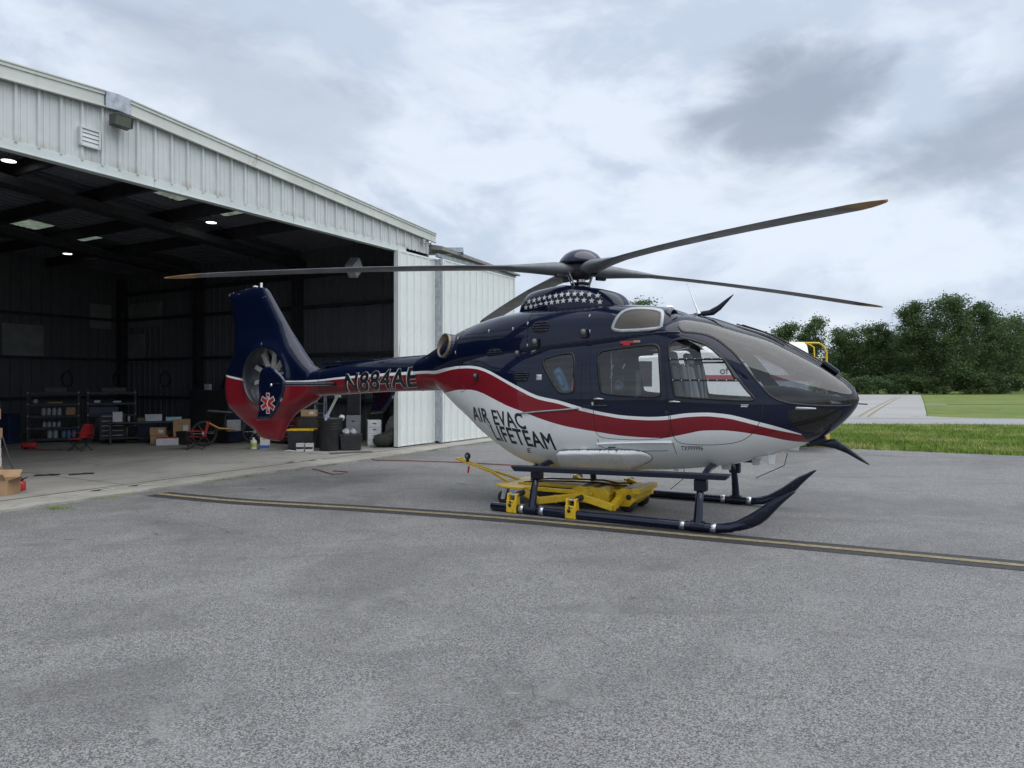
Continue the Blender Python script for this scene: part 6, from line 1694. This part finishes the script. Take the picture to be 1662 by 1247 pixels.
def drawers(loc, rz, n, w, d, h, mat, label):
    e = empty('drawer_cabinet', loc, rz); tag(e, label, 'cabinet', 'pale drawer cabinets by the door')
    MB().box((0, 0, h/2), (w, d, h)).build('carcass', mat, e, bev=.006)
    for k in range(n):
        hh = h*.94/n; z = h*.03 + hh*(k + .5)
        q = MB().box((0, -d/2 - .006, z), (w*.94, .014, hh*.93)).build('drawer', mat, e, bev=.003)
        MB().box((0, -d/2 - .02, z + hh*.15), (.09, .016, .018)).build('handle', M_BLK, q)
M_CABW = pm('cabinet_white', (.60, .61, .62), .5, dirt=.1)
drawers((-3.52, 17.75, FZ), R(15), 4, .34, .42, .66, M_CABW, 'white four-drawer cabinet next to the sliding door')
drawers((-4.22, 18.6, FZ), R(8), 2, .38, .4, .74, pm('cabinet_grey', (.30, .31, .33), .5), 'grey cabinet behind the white four-drawer one')
tn = empty('mirror_panel', (-4.30, 18.9, FZ + .745), R(8)); tag(tn, 'dark framed panel standing on the grey cabinet', 'panel')
MB().box((0, 0, .30), (.34, .04, .60)).build('panel', M_DKGRY, tn, bev=.006)
MB().box((.18, -.0, .30), (.02, .05, .62)).build('edge', M_GREY, tn)
db = empty('duffel_bag', (-3.15, 17.35, FZ), R(20)); tag(db, 'dark green duffel bag slumped against the white cabinet', 'bag')
MB().tube([(-.30, 0, .14), (-.24, 0, .16), (0, 0, .19), (.22, 0, .30), (.30, .02, .36)], [.06, .15, .18, .19, .10], 14).build('body', pm('army_green', (.028, .035, .026), .9, var=.3, bump=.4), db)
MB().tube([(-.12, -.1, .30), (0, -.12, .42), (.12, -.1, .40)], .012, 6).build('strap', M_BLK, db)
bn = empty('bin_bag', (-3.0, 17.9, FZ), 0); tag(bn, 'grey bundle stacked behind the duffel bag', 'bundle')
MB().lathe([(.001, 0), (.22, .02), (.28, .2), (.25, .5), (.15, .72), (.05, .78), (.001, .78)], (0, 0, 0), (0, 0, 1), 14).build('bundle', pm('bundle_grey', (.14, .145, .14), .9, var=.3, bump=.5, bscale=14), bn)
# hooks on the side wall
hk = empty('hook_rail', hw(T_R - .22, 3.2, 2.05), HA); tag(hk, 'rail with small pale tags on the side wall above the tail boom', 'hook rail')
MB().box((0, 0, 0), (.03, 2.6, .05)).build('rail', M_STEEL, hk)
for k in range(7): MB().box((-.03, -1.15 + .38*k + rng.uniform(-.05, .05), -.01), (.012, .06 + .05*rng.random(), .05)).build('tag', M_JAR, hk)

# lamps
def high_bay(t_, y_, label):
    z = ztop(t_) - .10
    e = empty('high_bay_lamp', hw(t_, y_, z - .17), HA); e.scale = (.66, .66, .66); tag(e, label, 'lamp', 'lit lamps under the hangar roof')
    MB().cyl((0, 0, .06), (0, 0, .30), .012, 8).build('hanger', M_STEEL, e)
    MB().lathe([(.05, .08), (.10, .05), (.19, .0), (.20, -.012)], (0, 0, 0), (0, 0, 1), 24).build('housing', M_DKGRY, e)
    MB().lathe([(.185, -.010), (.15, -.02), (.001, -.022)], (0, 0, 0), (0, 0, 1), 24).build('diffuser', pm('lamp_glow', (.9, .9, .95), .5, emit=(1, .98, .95, 2.2)), e)
high_bay(-6.65, 4.03, 'lit round lamp nearest the left edge under the roof')
high_bay(-2.23, 3.94, 'lit round lamp near the middle of the opening under the roof')
high_bay(-1.75, 11.2, 'lit round lamp deepest in the hangar under the roof')
fl = empty('floodlight', hw(-7.02, -.06, 5.755), HA); fl.scale = (.76, .76, .76); tag(fl, 'dark boxy floodlight under the hangar ridge', 'floodlight')
rf = Matrix.Rotation(R(22), 3, 'X')
MB().prism([(-.08, .12), (-.30, .105), (-.255, -.105), (-.08, -.12)], -.19, .19, 'X').build('housing', pm('floodlight_bronze', (.06, .065, .065), .5), fl, bev=.012)
MB().add([(-.168, -.300, .09), (.168, -.300, .09), (.168, -.262, -.09), (-.168, -.262, -.09)], [(0, 3, 2, 1)]).build('reflector', pm('reflector', (.50, .51, .50), .4, metal=.3, var=.1, vscale=3), fl)
MB().add([(-.168, -.315, .09), (.168, -.315, .09), (.168, -.277, -.09), (-.168, -.277, -.09)], [(0, 3, 2, 1)]).build('lens', M_GLASS, fl)
MB().box((0, -.312, .102), (.39, .04, .022)).box((0, -.268, -.102), (.39, .04, .022)).beam((-.183, -.312, .09), (-.183, -.270, -.09), .022, .04).beam((.183, -.312, .09), (.183, -.270, -.09), .022, .04).build('bezel', pm('floodlight_bronze', (.06, .065, .065), .5), fl)
MB().box((0, -.02, .06), (.10, .16, .10)).build('bracket', M_GREY, fl)
MB().cyl((0, -.06, .12), (0, -.06, .19), .02, 8).build('photocell', M_LGREY, fl)
tl_ = empty('twin_spotlight', hw(1.05, -.10, 5.30), HA); tag(tl_, 'pair of small silver spotlights at the right end of the gable', 'spotlight')
MB().box((0, 0, 0), (.14, .05, .10)).build('base', M_LGREY, tl_, bev=.01)
for s in (-1, 1): MB().lathe([(.001, .0), (.035, .0), (.05, -.08), (.045, -.09), (.001, -.06)], (s*.10, -.06, -.01), (-s*.3, .8, .3), 14).build('lamp_head', M_CHR, tl_)
ht = empty('unit_heater', (-3.86, 17.0, 4.45), HA + R(20)); tag(ht, 'tilted silver heater hanging inside the doorway', 'heater')
rh = Matrix.Rotation(R(45), 3, 'Y') @ Matrix.Rotation(R(8), 3, 'X')
MB().box((0, 0, 0), (.36, .24, .36), rh).build('casing', M_GALV, ht, bev=.012)
for k in range(6):
    c = rh @ Vector((0, -.13, -.14 + .056*k)); MB().box(c, (.30, .02, .03), rh).build('louvre_slat', M_LGREY, ht)
MB().cyl((0, 0, .2), (0, 0, 1.0), .012, 8).build('hanger', M_STEEL, ht)
# hose and cable on the ground
M_HOSE = pm('red_hose', (.24, .055, .055), .7)
o = MB().tube([(-3.05, 14.95, .02), (-2.86, 14.62, .014), (-2.0, 14.5, .012), (-1.0, 14.2, .012), (.23, 13.64, .012), (1.6, 13.2, .012)], .010, 6).build('red_hose', M_HOSE); tag(o, 'thin red hose running from the hangar slab behind the helicopter', 'hose')
o = MB().tube([(-3.75, 13.05, .022), (-3.6, 12.95, .014), (-3.35, 12.6, .012), (-3.18, 12.36, .012), (-3.05, 12.45, .012), (-2.99, 12.7, .012), (-3.3, 12.85, .012)], .009, 6).build('red_cable', M_HOSE); tag(o, 'short loop of red cable on the tarmac at the slab edge', 'cable')
o = MB().tube([(-11.5, 16.8, FZ+.01), (-11.1, 16.6, FZ+.01), (-10.8, 16.7, FZ+.01), (-11.0, 16.4, FZ+.01), (-11.5, 16.4, FZ+.01)], .010, 6).build('air_hose', M_HOSE); tag(o, 'dark red air hose on the floor before the racks', 'hose')
cp = empty('air_compressor', (-11.62, 16.75, FZ), R(20)); cp.scale = (.62, .62, .62); tag(cp, 'small red compressor on the floor before the left rack', 'compressor')
MB().tube([(-.26, 0, .17), (-.22, 0, .17), (.22, 0, .17), (.26, 0, .17)], [.06, .12, .12, .06], 16).build('tank', M_CAMPR, cp)
MB().box((.05, 0, .34), (.24, .18, .16)).build('motor', M_BLK, cp, bev=.02)
for x in (-.15, .15): MB().box((x, 0, .03), (.04, .2, .06)).build('foot', M_BLK, cp)
for k, (p0, lb) in enumerate((((-8.05, 12.05), 'left of two dark scraps lying on the hangar floor'), ((-7.55, 12.2), 'right of two dark scraps lying on the hangar floor'))):
    o = MB().box((p0[0], p0[1], FZ + .008), (.36, .12, .012), R(20 + 15*k)).box((p0[0] + .1, p0[1] + .05, FZ + .014), (.2, .04, .012), R(-10)).build('rubber_scrap', M_RUB); tag(o, lb, 'scrap', 'scraps on the hangar floor')

# more clutter along the back and side
def tool_chest(loc, rz, w, d, h, n, mat, label):
    e = empty('tool_chest', loc, rz); tag(e, label, 'tool chest', 'tool chests in the hangar')
    MB().box((0, 0, h/2 + .08), (w, d, h)).build('carcass', mat, e, bev=.006)
    for k in range(n):
        hh = h*.92/n; z = .08 + h*.04 + hh*(k + .5)
        q = MB().box((0, -d/2 - .006, z), (w*.94, .012, hh*.88)).build('drawer', mat, e, bev=.003)
        MB().box((0, -d/2 - .018, z + hh*.25), (w*.8, .012, .012)).build('handle', M_GALV, q)
    for x in (-w*.4, w*.4): MB().cyl((x, -.03, .04), (x, .03, .04), .04, 10).build('caster', M_RUB, e)
tool_chest((-10.75, 18.75, FZ), R(28), .62, .42, .70, 5, M_DKGRY, 'charcoal tool chest between the right rack and the work bench')
tool_chest((-5.75, 18.3, FZ), R(-28), .7, .45, .62, 4, pm('chest_maroon', (.10, .018, .02), .5), 'dark maroon tool chest behind the tail bumper')
def tyre_stack(loc, n, label):
    for k in range(n):
        e = empty('tyre', (loc[0] + rng.uniform(-.03, .03), loc[1] + rng.uniform(-.03, .03), loc[2] + k*.155)); tag(e, label[k], 'tyre', 'stacked tyres by the side wall')
        MB().lathe([(.17, 0), (.25, -.005), (.285, .03), (.29, .075), (.285, .12), (.25, .155), (.17, .15), (.165, .075), (.17, 0)], (0, 0, 0), (0, 0, 1), 26).build('casing', M_RUB, e)
        for q in range(3): MB().tube([((.292)*math.cos(a), (.292)*math.sin(a), .045 + .03*q) for a in np.linspace(0, 2*math.pi, 27)[:-1]], .004, 4, closed=True).build('tread_rib', M_RUB, e)
tyre_stack((-6.55, 18.9, FZ), 3, ('bottom tyre of the stack behind the tail fin', 'middle tyre of the stack behind the tail fin', 'top tyre of the stack behind the tail fin'))
ld = empty('step_ladder', (-5.35, 19.2, FZ), R(-28)); tag(ld, 'pale step ladder standing folded by the side wall', 'ladder')
for x in (-.2, .2): MB().beam((x, 0, 0), (x*.75, .12, 1.7), .03, .06).build('stile', M_GALV, ld)
for k in range(6): MB().box((0, .02*k + .01, .25 + .26*k), (.36 - .015*k, .07, .025)).build('tread', M_GALV, ld)
for x in (-.2, .2): MB().beam((x, .16, 0), (x*.75, .14, 1.62), .025, .03).build('rear_stile', M_GALV, ld)
cbl = [(-12.9, 20.2), (-11.7, 20.7), (-10.6, 21.3)]
for k, (x, y) in enumerate(cbl):
    o = MB().tube([(x + .16*math.cos(a), y - .02*math.sin(a), 1.75 + .22*math.sin(a)) for a in np.linspace(0, 2*math.pi, 23)[:-1]], .016, 6, closed=True).tube([(x + .13*math.cos(a), y - .03, 1.72 + .20*math.sin(a)) for a in np.linspace(0, 2*math.pi, 23)[:-1]], .014, 6, closed=True).build('coil', M_RUB)
    e = empty('coiled_cable', (0, 0, 0)); o.parent = e; MB().box((x, y + .06, 1.99), (.05, .16, .03)).build('hook', M_STEEL, e)
    tag(e, ('left', 'middle', 'right')[k] + ' of three dark coiled cables hung on the back wall', 'cable', 'coiled cables on the back wall')
for k, (x, y, w, h_, mt, lb) in enumerate(((-10.2, 19.5, .5, .42, M_DKBLUE, 'dark blue crate behind the work bench'), (-7.35, 19.7, .6, .8, M_DKGRY, 'tall charcoal crate beside the black cabinet'), (-5.15, 18.4, .5, .5, M_DKGRY, 'charcoal crate between the tool chest and the totes'), (-13.3, 18.3, .5, .75, M_DKBLUE, 'dark blue crate at the left of the jar rack'), (-8.55, 18.2, .34, .3, M_DKGRY, 'small charcoal crate right of the white and red box'), (-3.55, 18.6, .45, 1.0, M_DKGRY, 'tall charcoal crate behind the white drawers'))):
    tote((x, y, FZ), R(20 - 8*k), (w, w*.8, h_), mt, lb, None, 'crate', 'dark crates in the hangar')
carton('cardboard_box', (-5.05, 17.35, FZ + .77), (.36, .28, .16), R(5), M_CARD, 'brown carton on the tall black tote', 'box', 'brown cartons at the back')
for k, t_ in enumerate((2.2, 5.8, 7.6)):
    e = empty('hanging_coat', hw(T_R - .24, t_, 1.75), HA); tag(e, ('nearest', 'middle', 'farthest')[k] + ' dark coat hanging on the side wall', 'coat', 'coats on the side wall')
    MB().tube([(0, 0, -.75), (0, 0, -.4), (0, 0, -.1), (0, 0, .02), (0, 0, .08)], [(.16, .09), (.18, .10), (.2, .09), (.12, .06), (.03, .03)], 12).build('body', M_DKGRY, e)
    for s in (-1, 1): MB().tube([(0, s*.14, -.08), (-.02, s*.2, -.35), (-.03, s*.18, -.6)], [.06, .055, .045], 8).build('sleeve', M_DKGRY, e)

bpy.context.view_layer.update()
